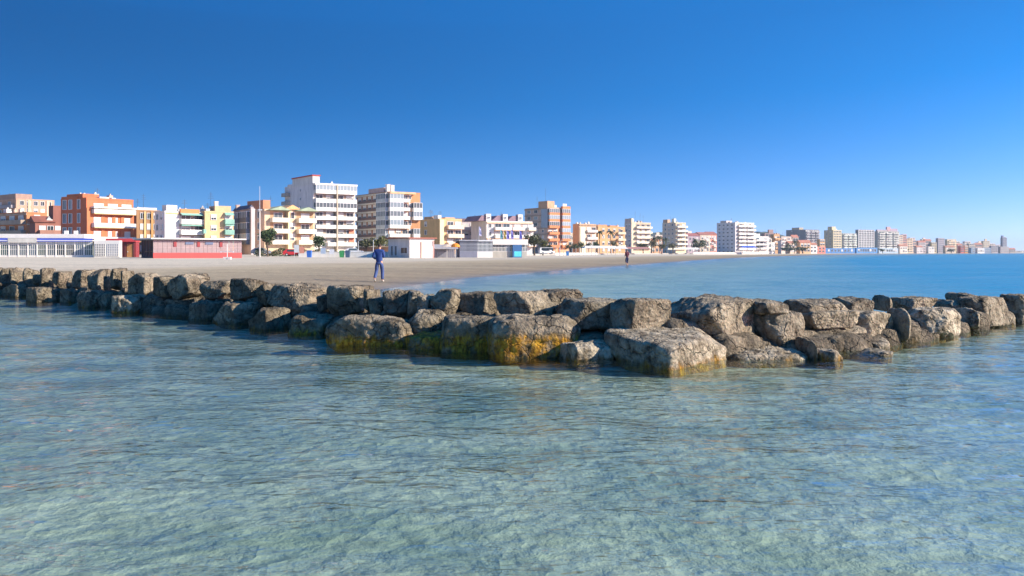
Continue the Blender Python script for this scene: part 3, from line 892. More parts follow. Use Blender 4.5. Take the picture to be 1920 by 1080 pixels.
BUILT = []
class Bld:
    def __init__(s, label, xl, xc, xr, Y, eff, ytop, nf, wall=WHITE, name='apartment_block', cat='building', zb=0.9, minL=4.0, maxL=16.0, group=None, sidewall=None, L=None):
        th = math.atan2(960 - xc, F)
        a = math.radians(eff + 6 + 10 * min(1, max(0, (xc - 700) / 400))) + max(th, 0) * 1.0 + min(th, 0) * 0.5
        Px = (xc - 960) / F * Y
        kr = (xr - 960) / F; kl = (xl - 960) / F
        s.W = (kr * Y - Px) / (math.cos(a) - kr * math.sin(a))
        den = math.sin(a) + kl * math.cos(a)
        Ln = (Px - kl * Y) / den if den > 0.02 else maxL
        s.L = L if L else min(max(Ln, minL), maxL if xl >= xc - 1 else 40)
        s.Y = Y; s.zb = zb
        s.H = EYE - (ytop - HZ) / F * Y - zb
        s.nf = nf; s.pitch = s.H / nf
        s.root = empty(name, (Px, Y, zb), a)
        s.a = a
        tag(s.root, label, cat, group)
        s.wallm = paint(wall)
        if wall is not None:
            mb = MB(); mb.box(0, s.W, 0, s.L, -1.2, s.H)
            mb.build('wall', s.wallm, s.root)
            par = MB()
            par.box(-0.05, s.W + 0.05, -0.05, 0.2, s.H + 0.002, s.H + 0.35); par.box(-0.05, 0.2, 0.2, s.L, s.H + 0.002, s.H + 0.35)
            par.box(0.2, s.W + 0.05, s.L - 0.2, s.L + 0.05, s.H + 0.002, s.H + 0.35); par.box(s.W - 0.2, s.W + 0.05, 0.2, s.L - 0.2, s.H + 0.002, s.H + 0.35)
            par.build('roof_parapet', s.wallm, s.root)
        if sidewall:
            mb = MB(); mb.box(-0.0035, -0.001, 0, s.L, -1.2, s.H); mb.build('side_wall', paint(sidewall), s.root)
        BUILT.append(s)
        s.R = Face(s.root, 'R', s.W, 0, s.pitch, nf, Y > 420)
        s.Lf = Face(s.root, 'L', s.L, 0, s.pitch, nf, Y > 420)
    def roofbox(s, fu0, fu1, fv0, fv1, h, col_, name='roof_house', z=None, cap=None, win=False):
        z = s.H if z is None else z
        mb = MB(); mb.box(fu0 * s.W, fu1 * s.W, fv0 * s.L + 0.3, fv1 * s.L, z + 0.003, z + h)
        o = mb.build(name, paint(col_, name='roof_house_paint'), s.root)
        if cap:
            mb = MB(); mb.box(fu0 * s.W - 0.25, fu1 * s.W + 0.25, fv0 * s.L + 0.05, fv1 * s.L + 0.25, z + h + 0.002, z + h + 0.35)
            mb.build('roof_cap', paint(cap, name='roof_cap_paint'), o)
        return o
    def gable(s, u0, u1, v0, v1, z, h, col_, along='v', ov=0.4, name='pitched_roof'):
        """solid pitched roof: the ridge runs along v (gable to the front) or u"""
        u0, u1, v0, v1 = u0 - ov, u1 + ov, v0 - ov, v1 + ov
        if along == 'v':
            c = (u0 + u1) / 2
            p = [(u0, v0, z), (u1, v0, z), (c, v0, z + h), (u0, v1, z), (u1, v1, z), (c, v1, z + h)]
        else:
            c = (v0 + v1) / 2
            p = [(u0, v1, z), (u0, v0, z), (u0, c, z + h), (u1, v1, z), (u1, v0, z), (u1, c, z + h)]
        mb = MB(); mb.poly(p, [(0, 1, 2), (3, 5, 4), (0, 2, 5, 3), (1, 4, 5, 2), (0, 3, 4, 1)])
        return mb.build(name, paint(col_, 0.85, 0.3, name='roof_tiles'), s.root)
    def antenna(s, fu, fv, h, z=None, arms=3):
        z = s.H if z is None else z
        mb = MB(); x, y = fu * s.W, fv * s.L
        mb.tube([(x, y, z), (x, y, z + h)], [0.045, 0.03], 5)
        for k in range(arms):
            q = z + h * (0.7 + 0.1 * k); r = 0.7 - 0.12 * k
            mb.box(x - r, x + r, y - 0.02, y + 0.02, q, q + 0.04)
        mb.build('antenna', DARKMET, s.root)
    def chimney(s, fu, fv, h, col_=WHITE, w=0.8, z=None):
        z = s.H if z is None else z
        mb = MB(); x, y = fu * s.W, fv * s.L
        mb.box(x - w / 2, x + w / 2, y - w / 2, y + w / 2, z + 0.003, z + h)
        mb.box(x - w / 2 - 0.1, x + w / 2 + 0.1, y - w / 2 - 0.1, y + w / 2 + 0.1, z + h + 0.003, z + h + 0.15)
        mb.build('chimney', paint(col_, name='chimney_paint'), s.root)

# ---------------- far left
b = Bld("tan and terracotta apartment block furthest left, with a raised stair tower", -30, 30, 102, 330, 16, 374, 7, (0.50, 0.30, 0.20))
b.R.wins(0.06, 0.95, 5, 1.3, 1.5); b.Lf.balconies(0.05, 0.9, (0.30, 0.28, 0.30), doors=3, dep=1.2)
b.R.panel(0.30, 0.36, 0, b.H, (0.66, 0.45, 0.28), 0.4); b.R.panel(0.78, 0.86, 0, b.H, (0.68, 0.48, 0.33), 0.4)
b.roofbox(0.0, 0.42, 0.0, 0.6, 2.2, (0.34, 0.22, 0.17)); b.roofbox(0.44, 0.5, 0.1, 0.5, 1.6, WHITE, 'water_tank'); b.antenna(0.6, 0.3, 3)

b = Bld("orange brick block with shaded cream-edged balconies, at the far left behind the white pavilion", -25, 50, 88, 225, 22, 400, 4, (0.52, 0.20, 0.08))
b.Lf.balconies(0.02, 0.9, (0.40, 0.30, 0.22), doors=4, dep=1.3); b.R.wins(0.2, 0.8, 1, 1.4, 1.5)
b.R.bands((0.62, 0.42, 0.26), floors=[2, 3]); b.Lf.bands((0.5, 0.36, 0.25), floors=[4])

b = Bld("dark red low block with stepped terraces, wedged left of the big orange apartment house", 62, 66, 122, 218, 12, 419, 3, (0.30, 0.11, 0.075))
b.R.wins(0.08, 0.94, 4, 1.5, 1.7, floors=[0, 1], glassm=GLB); b.R.balconies(0.1, 0.9, (0.36, 0.17, 0.12), doors=3, floors=[2])
b.gable(0.0, b.W * 0.62, 0, b.L, b.H + 0.36, 1.6, (0.26, 0.09, 0.06), 'u'); b.roofbox(0.62, 0.98, 0.05, 0.9, 4.6, (0.27, 0.095, 0.065)); b.roofbox(0.4, 0.6, 0.02, .3, 1.1, WHITE, 'chimney_stack')

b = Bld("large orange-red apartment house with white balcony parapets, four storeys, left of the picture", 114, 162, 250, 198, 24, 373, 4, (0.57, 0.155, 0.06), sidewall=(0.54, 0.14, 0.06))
b.R.balconies(0.10, 0.99, WHITE, doors=3, floors=[1, 2, 3], sh=0.6, slab=(0.62, 0.40, 0.18)); b.Lf.wins(0.15, 0.42, 1, 1.0, 1.9, glassm=GLB, shutter=0.0); b.Lf.wins(0.5, 0.95, 2, 1.3, 1.9, glassm=GLB, shutter=0.0)
b.R.panel(0.08, 1.0, b.H - 2.0, b.H - 1.6, (0.74, 0.66, 0.54), 1.5, 'canopy_slab')
for f in (0.0, 0.3, 0.53, 0.72, 0.93): b.R.panel(f, f + 0.07, 0.0, b.H - 2.0, (0.58, 0.17, 0.065), 0.22, 'pier')
b.roofbox(0.02, 0.36, 0.15, 0.8, 1.3, (0.55, 0.15, 0.06)); b.roofbox(0.3, 0.5, 0.02, 0.15, 0.7, WHITE, 'water_tank'); b.roofbox(0.56, 0.64, 0.02, 0.15, 0.6, WHITE, 'water_tank')
b.roofbox(0.0, 0.02, 0.35, 0.98, 0.8, (0.55, 0.15, 0.06), 'attic_wall'); b.antenna(0.5, 0.5, 3)

b = Bld("brown and ochre old block in shade left of the white-fronted house", 252, 256, 300, 215, 14, 396, 4, (0.36, 0.19, 0.085), L=10)
b.R.wins(0.1, 0.95, 3, 0.9, 1.5); b.roofbox(0.12, 0.95, 0.1, 0.6, 1.0, WHITE); b.R.panel(0.3, 0.38, 0, b.H, (0.70, 0.46, 0.2), 0.3, 'pier'); b.R.panel(0.6, 0.68, 0, b.H, (0.55, 0.30, 0.10), 0.3, 'pier'); b.antenna(0.55, 0.4, 4.6)

b = Bld("white-fronted house with green awnings and an orange attic, left of centre behind the red pavilion", 290, 309, 385, 200, 20, 398, 4, WHITE, sidewall=(0.78, 0.70, 0.66))
b.R.wins(0.06, 0.24, 1, 0.8, 1.1, floors=[1, 2], glassm=SHUT, shutter=0.0)
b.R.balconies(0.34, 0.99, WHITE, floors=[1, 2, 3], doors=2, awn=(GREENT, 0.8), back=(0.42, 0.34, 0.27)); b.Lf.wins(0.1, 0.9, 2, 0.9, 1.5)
b.R.panel(0.35, 0.82, b.H - 0.3, b.H + 0.9, (0.60, 0.24, 0.08), 0.6, 'attic_wall'); b.roofbox(0.06, 0.32, 0.02, 0.5, 1.7, WHITE); b.R.bands((0.72, 0.45, 0.22), floors=[4], f0=0.02, f1=0.34)
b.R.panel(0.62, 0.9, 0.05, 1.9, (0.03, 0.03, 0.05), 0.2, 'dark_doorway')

b = Bld("yellow house with turquoise balconies and square tower, behind the red pavilion's right half", 382, 384, 438, 205, 10, 398, 4, (0.72, 0.48, 0.24), L=10)
b.R.wins(0.1, 0.5, 1, 1.1, 1.3, floors=[1, 2, 3], shutter=0.6); b.R.balconies(0.66, 0.98, GREENT, doors=1, dep=1.1, awn=(GREENT, 0.9))
b.roofbox(0.36, 0.92, 0.0, 0.5, 1.6, (0.72, 0.45, 0.24)); b.roofbox(0.10, 0.24, 0.1, 0.4, 0.9, WHITE, 'water_tank'); b.chimney(0.52, 0.3, 2.6); b.antenna(0.38, 0.4, 5)
b.R.panel(-0.08, 0.02, b.pitch * 1, b.pitch * 1 + 1.0, GREENT, 1.0, 'side_balcony'); b.R.panel(-0.08, 0.02, b.pitch * 2, b.pitch * 2 + 1.0, GREENT, 1.0, 'side_balcony')

b = Bld("grey-violet shaded house with two columns of bay windows, left of the tall lamp post", 437, 471, 478, 212, 12, 394, 4, (0.62, 0.52, 0.48))
for f in (0.25, 0.72):
    b.Lf.balconies(f - 0.18, f + 0.18, (0.12, 0.14, 0.18), floors=[1, 2, 3], dep=0.9, glazed=True)
b.gable(b.W * 0.0, b.W, b.L * .1, b.L * .9, b.H + 0.36, 1.0, (0.12, 0.13, 0.17), 'v', name='hip_roof'); b.chimney(.3, .8, 1.6, (0.7, 0.5, 0.4))
b.roofbox(0.1, 0.9, 0.02, 0.25, 0.8, (0.4, 0.35, 0.35))

b = Bld("cream house with two green gabled bays and a terracotta tower, behind the two round trees", 462, 496, 590, 222, 20, 394, 4, (0.62, 0.47, 0.31), sidewall=(0.60, 0.45, 0.33))
b.R.balconies(0.10, 0.42, (0.76, 0.70, 0.56), doors=1, dep=1.6, back=(0.50, 0.30, 0.16)); b.R.balconies(0.62, 0.98, (0.76, 0.70, 0.56), doors=1, dep=1.6, back=(0.50, 0.30, 0.16))
b.R.wins(0.46, 0.60, 1, 1.3, 1.6, floors=[1, 2, 3]); b.Lf.wins(0.1, 0.9, 2, 1.2, 1.6)
b.gable(b.W * 0.06, b.W * 0.44, -1.6, b.L * .8, b.H + 0.05, 1.0, (0.33, 0.40, 0.27)); b.gable(b.W * 0.60, b.W, -1.6, b.L * .8, b.H + 0.05, 1.0, (0.33, 0.40, 0.27))
b.gable(b.W * 0.38, b.W * 0.68, -0.3, b.L * .7, b.H + 0.36, 1.2, (0.74, 0.40, 0.18), name='centre_gable'); b.R.panel(0.42, 0.46, 0, b.H, (0.80, 0.62, 0.36), 1.2, 'pier')
b.roofbox(0.0, 0.14, 0.05, 0.95, 2.6, (0.55, 0.24, 0.12)); b.antenna(0.3, 0.5, 4, arms=2)

b = Bld("tallest white apartment tower with stepped grey flank and red-topped penthouse", 534, 587, 666, 268, 17, 345, 8, WHITE, sidewall=(0.74, 0.70, 0.68))
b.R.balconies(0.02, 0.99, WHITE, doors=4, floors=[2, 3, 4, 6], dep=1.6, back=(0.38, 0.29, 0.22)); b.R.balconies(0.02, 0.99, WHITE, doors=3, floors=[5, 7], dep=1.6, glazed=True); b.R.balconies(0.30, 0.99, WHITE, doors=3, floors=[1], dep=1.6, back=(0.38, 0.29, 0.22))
b.R.panel(0.50, 0.53, 0, b.H, (0.52, 0.42, 0.30), 1.75, 'party_wall'); b.R.panel(0.0, 1.0, b.H - 0.25, b.H + 0.25, WHITE, 1.7, 'roof_slab')
b.R.panel(0.84, 0.96, b.pitch * 1 + 0.05, b.pitch * 2 - 0.25, (0.68, 0.25, 0.15), 0.3, 'awning_blind'); b.R.panel(0.84, 0.96, b.pitch * 2 + 0.05, b.pitch * 3 - 0.25, (0.68, 0.25, 0.15), 0.3, 'awning_blind')
b.Lf.wins(0.25, 0.6, 1, 0.8, 0.8, floors=[4, 5, 6, 7], shutter=0.0); b.Lf.balconies(0.80, 1.0, (0.40, 0.38, 0.34), floors=[6, 7], doors=1, dep=1.2)
b.roofbox(0.0, 0.16, 0.0, 0.72, 2.5, WHITE, 'penthouse', cap=(0.45, 0.07, 0.05)); b.roofbox(0.0, 0.05, 0.74, 0.9, 1.0, (0.74, 0.70, 0.68), 'stair_tower'); b.antenna(0.5, 0.5, 3)

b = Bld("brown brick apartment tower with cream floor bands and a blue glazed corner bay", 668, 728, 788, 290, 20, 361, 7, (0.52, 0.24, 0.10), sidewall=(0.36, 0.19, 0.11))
b.Lf.bands((0.62, 0.52, 0.38), 0.55, 0.9, floors=[1, 2, 3, 4, 5, 6, 7], f0=0.0, f1=0.98); b.Lf.balconies(0.32, 0.96, (0.17, 0.10, 0.075), doors=4, dep=0.8, ph=0.8, sh=0.4)
b.Lf.balconies(0.0, 0.28, (0.38, 0.42, 0.44), floors=[1, 2, 3, 4, 5, 6], dep=1.1, glazed=True)
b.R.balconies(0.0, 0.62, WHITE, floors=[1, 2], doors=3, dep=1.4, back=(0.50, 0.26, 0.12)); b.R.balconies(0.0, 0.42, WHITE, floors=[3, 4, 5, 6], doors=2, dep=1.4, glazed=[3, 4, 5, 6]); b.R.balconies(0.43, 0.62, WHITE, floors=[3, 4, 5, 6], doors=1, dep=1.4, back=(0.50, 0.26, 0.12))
b.R.balconies(0.72, 1.0, WHITE, floors=[1, 2, 4, 5], doors=1, dep=1.6, glazed=True); b.R.wins(0.63, 0.71, 1, 0.8, 1.5)
b.R.panel(0.0, 0.8, b.H - 0.4, b.H + 0.3, (0.66, 0.40, 0.22), 1.5, 'roof_slab')
b.roofbox(0.0, 0.2, 0.12, 0.6, 1.9, (0.45, 0.33, 0.30), 'lift_house'); b.chimney(0.04, 0.05, 2.6, WHITE, 1.1); b.chimney(0.17, 0.05, 2.4, WHITE, 1.1); b.antenna(0.5, 0.5, 3.2)

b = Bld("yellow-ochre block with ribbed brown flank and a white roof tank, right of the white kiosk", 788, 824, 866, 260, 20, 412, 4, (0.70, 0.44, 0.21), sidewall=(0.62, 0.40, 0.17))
b.R.panel(0.0, 0.18, 0, b.H, (0.80, 0.66, 0.38), 0.3, 'pier'); b.R.balconies(0.3, 1.0, (0.78, 0.60, 0.44), doors=2, dep=1.4, back=(0.55, 0.36, 0.22)); b.Lf.wins(0.5, 0.9, 1, 1.2, 1.5)
b.roofbox(0.0, 0.25, 0.35, 0.8, 1.1, (0.45, 0.28, 0.16)); b.roofbox(0.0, 0.15, 0.05, 0.3, 1.4, WHITE, 'water_tank'); b.roofbox(0.32, 0.75, 0.05, 0.6, 0.8, (0.72, 0.40, 0.20)); b.antenna(0.1, 0.5, 3); b.antenna(0.2, 0.7, 3.4)

b = Bld("shaded grey-violet block left of the white turreted hotel", 858, 862, 912, 300, 10, 416, 4, (0.56, 0.46, 0.46), L=10)
b.R.balconies(0.05, 0.95, (0.60, 0.50, 0.48), doors=3, dep=1.2); b.gable(0, b.W, 0, b.L, b.H + 0.36, 1.0, (0.24, 0.14, 0.13), 'u')

b = Bld("white hotel with three roof turrets and violet sloping roofs", 908, 912, 998, 285, 12, 416, 4, WHITE, name='hotel', L=13)
b.R.balconies(0.16, 0.52, WHITE, floors=[1, 2, 3], doors=2, dep=1.3, slab=(0.72, 0.46, 0.28), back=(0.52, 0.40, 0.34)); b.R.balconies(0.54, 0.80, WHITE, floors=[1, 2, 3], doors=1, dep=1.3, slab=(0.72, 0.46, 0.28), back=(0.52, 0.40, 0.34)); b.R.balconies(0.88, 1.04, WHITE, floors=[1, 2, 3], doors=1, dep=1.6, slab=(0.72, 0.46, 0.28)); b.R.wins(0.02, 0.14, 1, 0.8, 1.2, floors=[1, 2, 3], shutter=0.0)
b.R.bands((0.76, 0.52, 0.34), 0.5, 0.35, floors=[2, 4])
for f in (0.0, 0.36, 0.69):
    tw = b.roofbox(f, f + 0.10, -0.02, 0.15, 2.6, WHITE, 'turret')
    fw = Face(b.root, 'R', b.W, 0, b.pitch, 4, False)
    w = fw.window((f + 0.05) * b.W, b.H + 1.1, 0.6, 0.6, shutter=0.0); w.location.y = -0.0
    mb = MB(); u0, u1 = (f - 0.22) * b.W if f > 0 else -b.W * 0.16, f * b.W - 0.02
    mb.poly([(u0, 0.6, b.H + 0.4), (u1, 0.6, b.H + 0.4), (u1, 0.6, b.H + 2.1), (u1 * .5 + u0 * .5, 0.6, b.H + 2.1), (u0, b.L, b.H + 0.4), (u1, b.L, b.H + 0.4), (u1, b.L, b.H + 2.1), (u1 * .5 + u0 * .5, b.L, b.H + 2.1)],
            [(0, 1, 2, 3), (4, 7, 6, 5), (0, 3, 7, 4), (3, 2, 6, 7), (1, 5, 6, 2), (0, 4, 5, 1)])
    mb.build('sloping_roof', paint((0.30, 0.19, 0.22), 0.8), b.root)
b.antenna(0.5, 0.5, 3.5)

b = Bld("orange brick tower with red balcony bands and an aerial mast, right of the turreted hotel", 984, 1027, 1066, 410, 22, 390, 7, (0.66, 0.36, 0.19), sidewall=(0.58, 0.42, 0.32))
b.Lf.wins(0.06, 0.96, 3, 2.6, 1.3, floors=range(4, 7), glassm=glass((0.12, 0.15, 0.15)), shutter=0.0); b.Lf.bands((0.42, 0.30, 0.22), 0.5, 0.3); b.Lf.wins(0.06, 0.9, 3, 1.2, 1.5, floors=range(0, 4))
b.R.balconies(0.0, 0.48, (0.62, 0.22, 0.08), doors=2, dep=1.5, glazed=[4, 5, 6]); b.R.balconies(0.62, 1.0, (0.62, 0.22, 0.08), doors=1, dep=1.5, glazed=[2, 3, 4, 5, 6], floors=range(1, 8)); b.R.panel(0.5, 0.6, 0, b.H, (0.42, 0.14, 0.07), 0.1, 'painted_recess')  # flat strip drawn as a recess, its shade put into the colour
b.Lf.panel(0.0, 0.25, b.pitch * 4, b.H - 0.4, (0.35, 0.42, 0.48), 0.35, 'glazed_bay')
b.roofbox(0.0, 0.34, 0.0, 0.4, 3.3, (0.58, 0.34, 0.20), 'lift_house'); b.roofbox(0.32, 0.5, 0.05, 0.3, 1.6, WHITE, 'water_tank'); b.antenna(0.12, 0.2, 9.5); b.antenna(0.05, 0.5, 6)

b = Bld("tan block with a tall cream pier and white balconies, right of the orange brick tower", 1074, 1086, 1118, 420, 20, 421, 4, (0.56, 0.38, 0.24), sidewall=(0.56, 0.38, 0.24))
b.R.panel(0.05, 0.35, 0, b.H - 1.2, (0.78, 0.70, 0.50), 0.3, 'pier'); b.R.balconies(0.4, 1.0, WHITE, doors=2, dep=1.3); b.R.bands((0.40, 0.24, 0.14), 0.5, 0.3, floors=[4])
b = Bld("long orange terrace of houses with stepped roofline behind two palms", 1117, 1121, 1172, 450, 16, 426, 4, (0.66, 0.36, 0.16), L=10)
b.R.wins(0.1, 0.9, 4, 1.2, 1.4); b.roofbox(0.0, 0.35, 0.0, 0.7, 1.3, (0.68, 0.30, 0.14)); b.roofbox(0.45, 0.7, 0.0, 0.7, 1.0, (0.64, 0.26, 0.10)); b.R.balconies(0.7, 0.98, CREAM, doors=1)
b = Bld("cream balconied tower with grey stair block and slanting aerials, left of the palm cluster", 1171, 1184, 1220, 520, 20, 418, 6, (0.70, 0.56, 0.38), sidewall=(0.60, 0.52, 0.48))
b.R.balconies(0.2, 1.0, (0.80, 0.72, 0.55), doors=3, dep=1.8, back=(0.46, 0.34, 0.22)); b.Lf.wins(0.1, 0.9, 2); b.roofbox(0.0, 0.2, 0.15, 0.95, 2.6, (0.58, 0.48, 0.44), 'stair_block'); b.roofbox(0.02, 0.1, 0, .4, 2.8, (.75, .65, .42), 'stair_block'); b.antenna(0.3, 0.3, 7); b.antenna(0.55, 0.3, 6); b.antenna(0.75, .4, 5)
b = Bld("cream tower with stacked balconies and tan flank, left of the low red-roofed houses", 1242, 1267, 1286, 600, 22, 418, 7, (0.74, 0.62, 0.40), sidewall=(0.66, 0.54, 0.42))
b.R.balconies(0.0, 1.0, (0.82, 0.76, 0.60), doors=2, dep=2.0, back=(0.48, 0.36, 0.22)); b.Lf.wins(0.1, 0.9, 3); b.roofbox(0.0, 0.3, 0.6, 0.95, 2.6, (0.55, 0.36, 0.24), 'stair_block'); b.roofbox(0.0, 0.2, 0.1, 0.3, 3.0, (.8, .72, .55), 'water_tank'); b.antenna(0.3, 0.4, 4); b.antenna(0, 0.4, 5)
for i, (x0, x1, yt, c, rc, lab) in enumerate([
    (1286, 1312, 443, (0.42, 0.32, 0.36), (0.40, 0.14, 0.12), "low mauve house with a red pitched roof right of the cream tower"),
    (1310, 1331, 441, (0.60, 0.50, 0.38), (0.42, 0.17, 0.13), "low beige house with a red roof behind the seafront trees"),
    (1326, 1344, 440, (0.66, 0.28, 0.20), (0.40, 0.15, 0.12), "narrow red and cream house next to the white grey-flanked tower")]):
    b = Bld(lab, x0, x0 + 3, x1, 640 + 10 * i, 12, yt, 3, c, name='house', L=9)
    b.R.wins(0.08, 0.92, 3); b.gable(0, b.W, 0, b.L, b.H + 0.36, 2.0, rc, 'u'); b.R.balconies(0.55, 0.95, (0.7, 0.6, 0.5), doors=1)
b = Bld("tall white tower with grey window-grid flank, right of the low red-roofed houses", 1344, 1378, 1414, 545, 24, 418, 8, WHITE, sidewall=(0.72, 0.70, 0.70))
b.Lf.wins(0.04, 0.96, 4, 1.5, 1.2, shutter=0.4); b.R.balconies(0.12, 0.5, WHITE, doors=1, dep=1.6, back=(0.46, 0.37, 0.28)); b.R.balconies(0.55, 1.0, WHITE, doors=2, dep=1.6, back=(0.46, 0.37, 0.28)); b.R.panel(0.0, 0.1, 0, b.H, (0.60, 0.56, 0.54), 0.2, 'painted_recess'); b.roofbox(0.0, 0.3, 0.45, 0.8, 1.6, (0.60, 0.52, 0.50)); b.antenna(0.1, 0.3, 3)  # darker strip paints the shade of a recess that is not cut
b = Bld("lower white wing stepping down from the white grey-flanked tower, blue awning in front", 1411, 1415, 1441, 560, 14, 444, 4, (0.80, 0.74, 0.66), L=10)
b.R.balconies(0.05, 0.95, WHITE, doors=3, dep=1.5); b.roofbox(0.0, 0.4, 0, .7, 2.0, WHITE)

# ---------------- skyline towards the right
SKY = [
 (1428, 1432, 1447, 448, 640, 3, (0.78, 0.72, 0.66), "small white house with stepped front beyond the blue awning", None),
 (1430, 1434, 1462, 438, 760, 4, (0.36, 0.24, 0.24), "shaded brown block with a roof hut behind the small white house", 'hut'),
 (1447, 1451, 1462, 440, 700, 4, (0.68, 0.40, 0.20), "narrow orange house with cream balconies", 'bal'),
 (1461, 1465, 1484, 444, 720, 4, (0.66, 0.56, 0.52), "pinkish white block right of the narrow orange house", 'bal'),
 (1482, 1486, 1497, 446, 730, 3, (0.74, 0.62, 0.52), "small cream house with red tiles under the dark stepped block", 'gable'),
 (1496, 1500, 1520, 456, 690, 2, (0.72, 0.46, 0.26), "low orange beach house in front of the dark stepped block", 'gable'),
 (1474, 1510, 1536, 431, 860, 9, (0.30, 0.30, 0.34), "dark grey stepped apartment block on the right skyline", 'step'),
 (1534, 1537, 1547, 449, 840, 4, (0.70, 0.42, 0.20), "slim orange building wedged beside the dark stepped block", None),
 (1545, 1562, 1578, 432, 900, 9, (0.68, 0.60, 0.42), "yellowish grid-fronted tower with a roof penthouse", 'pent'),
 (1573, 1580, 1606, 438, 930, 8, (0.48, 0.52, 0.50), "wide grey-green block between the yellowish tower and the dark one", None),
 (1604, 1609, 1639, 431, 960, 10, (0.25, 0.25, 0.28), "dark slate tower with a white window grid", 'grid'),
 (1639, 1646, 1686, 434, 990, 9, (0.50, 0.51, 0.50), "broad blue-grey block with a pink roof tower", 'pinkpent'),
 (1681, 1684, 1693, 441, 1030, 8, (0.70, 0.56, 0.46), "beige slab right of the broad blue-grey block", None),
 (1691, 1693, 1700, 440, 1050, 8, (0.66, 0.36, 0.32), "narrow pink tower on the right skyline", None),
 (1698, 1701, 1711, 448, 1060, 6, (0.74, 0.60, 0.44), "cream block with orange flank below the dark hill", None),
 (1709, 1711, 1718, 451, 1080, 5, (0.74, 0.50, 0.38), "salmon house right of the cream block", None),
 (1718, 1722, 1736, 455, 1090, 4, (0.50, 0.40, 0.42), "mauve terrace house under the hill", 'gable'),
 (1732, 1735, 1746, 452, 1110, 4, (0.58, 0.44, 0.40), "rose house with red roof under the hill", 'gable'),
 (1744, 1747, 1756, 455, 1110, 4, (0.66, 0.56, 0.36), "small yellow-beige block left of the lavender tower", None),
 (1755, 1759, 1771, 447, 1140, 7, (0.42, 0.38, 0.46), "lavender tower at the end of the hill", None),
 (1772, 1776, 1793, 449, 1170, 6, (0.72, 0.60, 0.44), "cream block with roof aerials right of the lavender tower", 'bal'),
 (1793, 1796, 1804, 460, 1180, 3, (0.58, 0.40, 0.40), "small pink house right of the aerials", 'gable'),
 (1802, 1804, 1809, 457, 1220, 4, (0.40, 0.40, 0.46), "small grey block left of the red house", None),
 (1799, 1801, 1808, 462, 1120, 3, (0.62, 0.09, 0.07), "bright red house near the shore on the far right", None),
 (1807, 1809, 1815, 461, 1130, 3, (0.72, 0.32, 0.08), "bright orange house next to the red one", None),
 (1815, 1817, 1828, 457, 1220, 4, (0.64, 0.56, 0.48), "pale house with terraces right of the orange one", None),
 (1826, 1829, 1842, 459, 1240, 3, (0.66, 0.42, 0.34), "tiled house with a terracotta roof on the far right", 'gable'),
 (1841, 1844, 1856, 452, 1320, 6, (0.70, 0.60, 0.46), "beige twin-topped block on the far right", 'hut'),
 (1818, 1821, 1858, 465, 1160, 2, (0.20, 0.30, 0.48), "long low blue shed by the far shore", None),
 (1856, 1859, 1874, 461, 1260, 3, (0.44, 0.42, 0.52), "grey-blue low block left of the twin dark tower", None),
 (1877, 1880, 1888, 446, 1330, 9, (0.26, 0.27, 0.38), "slim dark twin tower far right", 'twin'),
 (1873, 1876, 1892, 463, 1240, 3, (0.52, 0.44, 0.46), "low mauve building at the foot of the twin dark tower", None),
 (1891, 1893, 1904, 468, 1300, 2, (0.50, 0.44, 0.42), "last low house on the spit, far right", 'gable'),
]
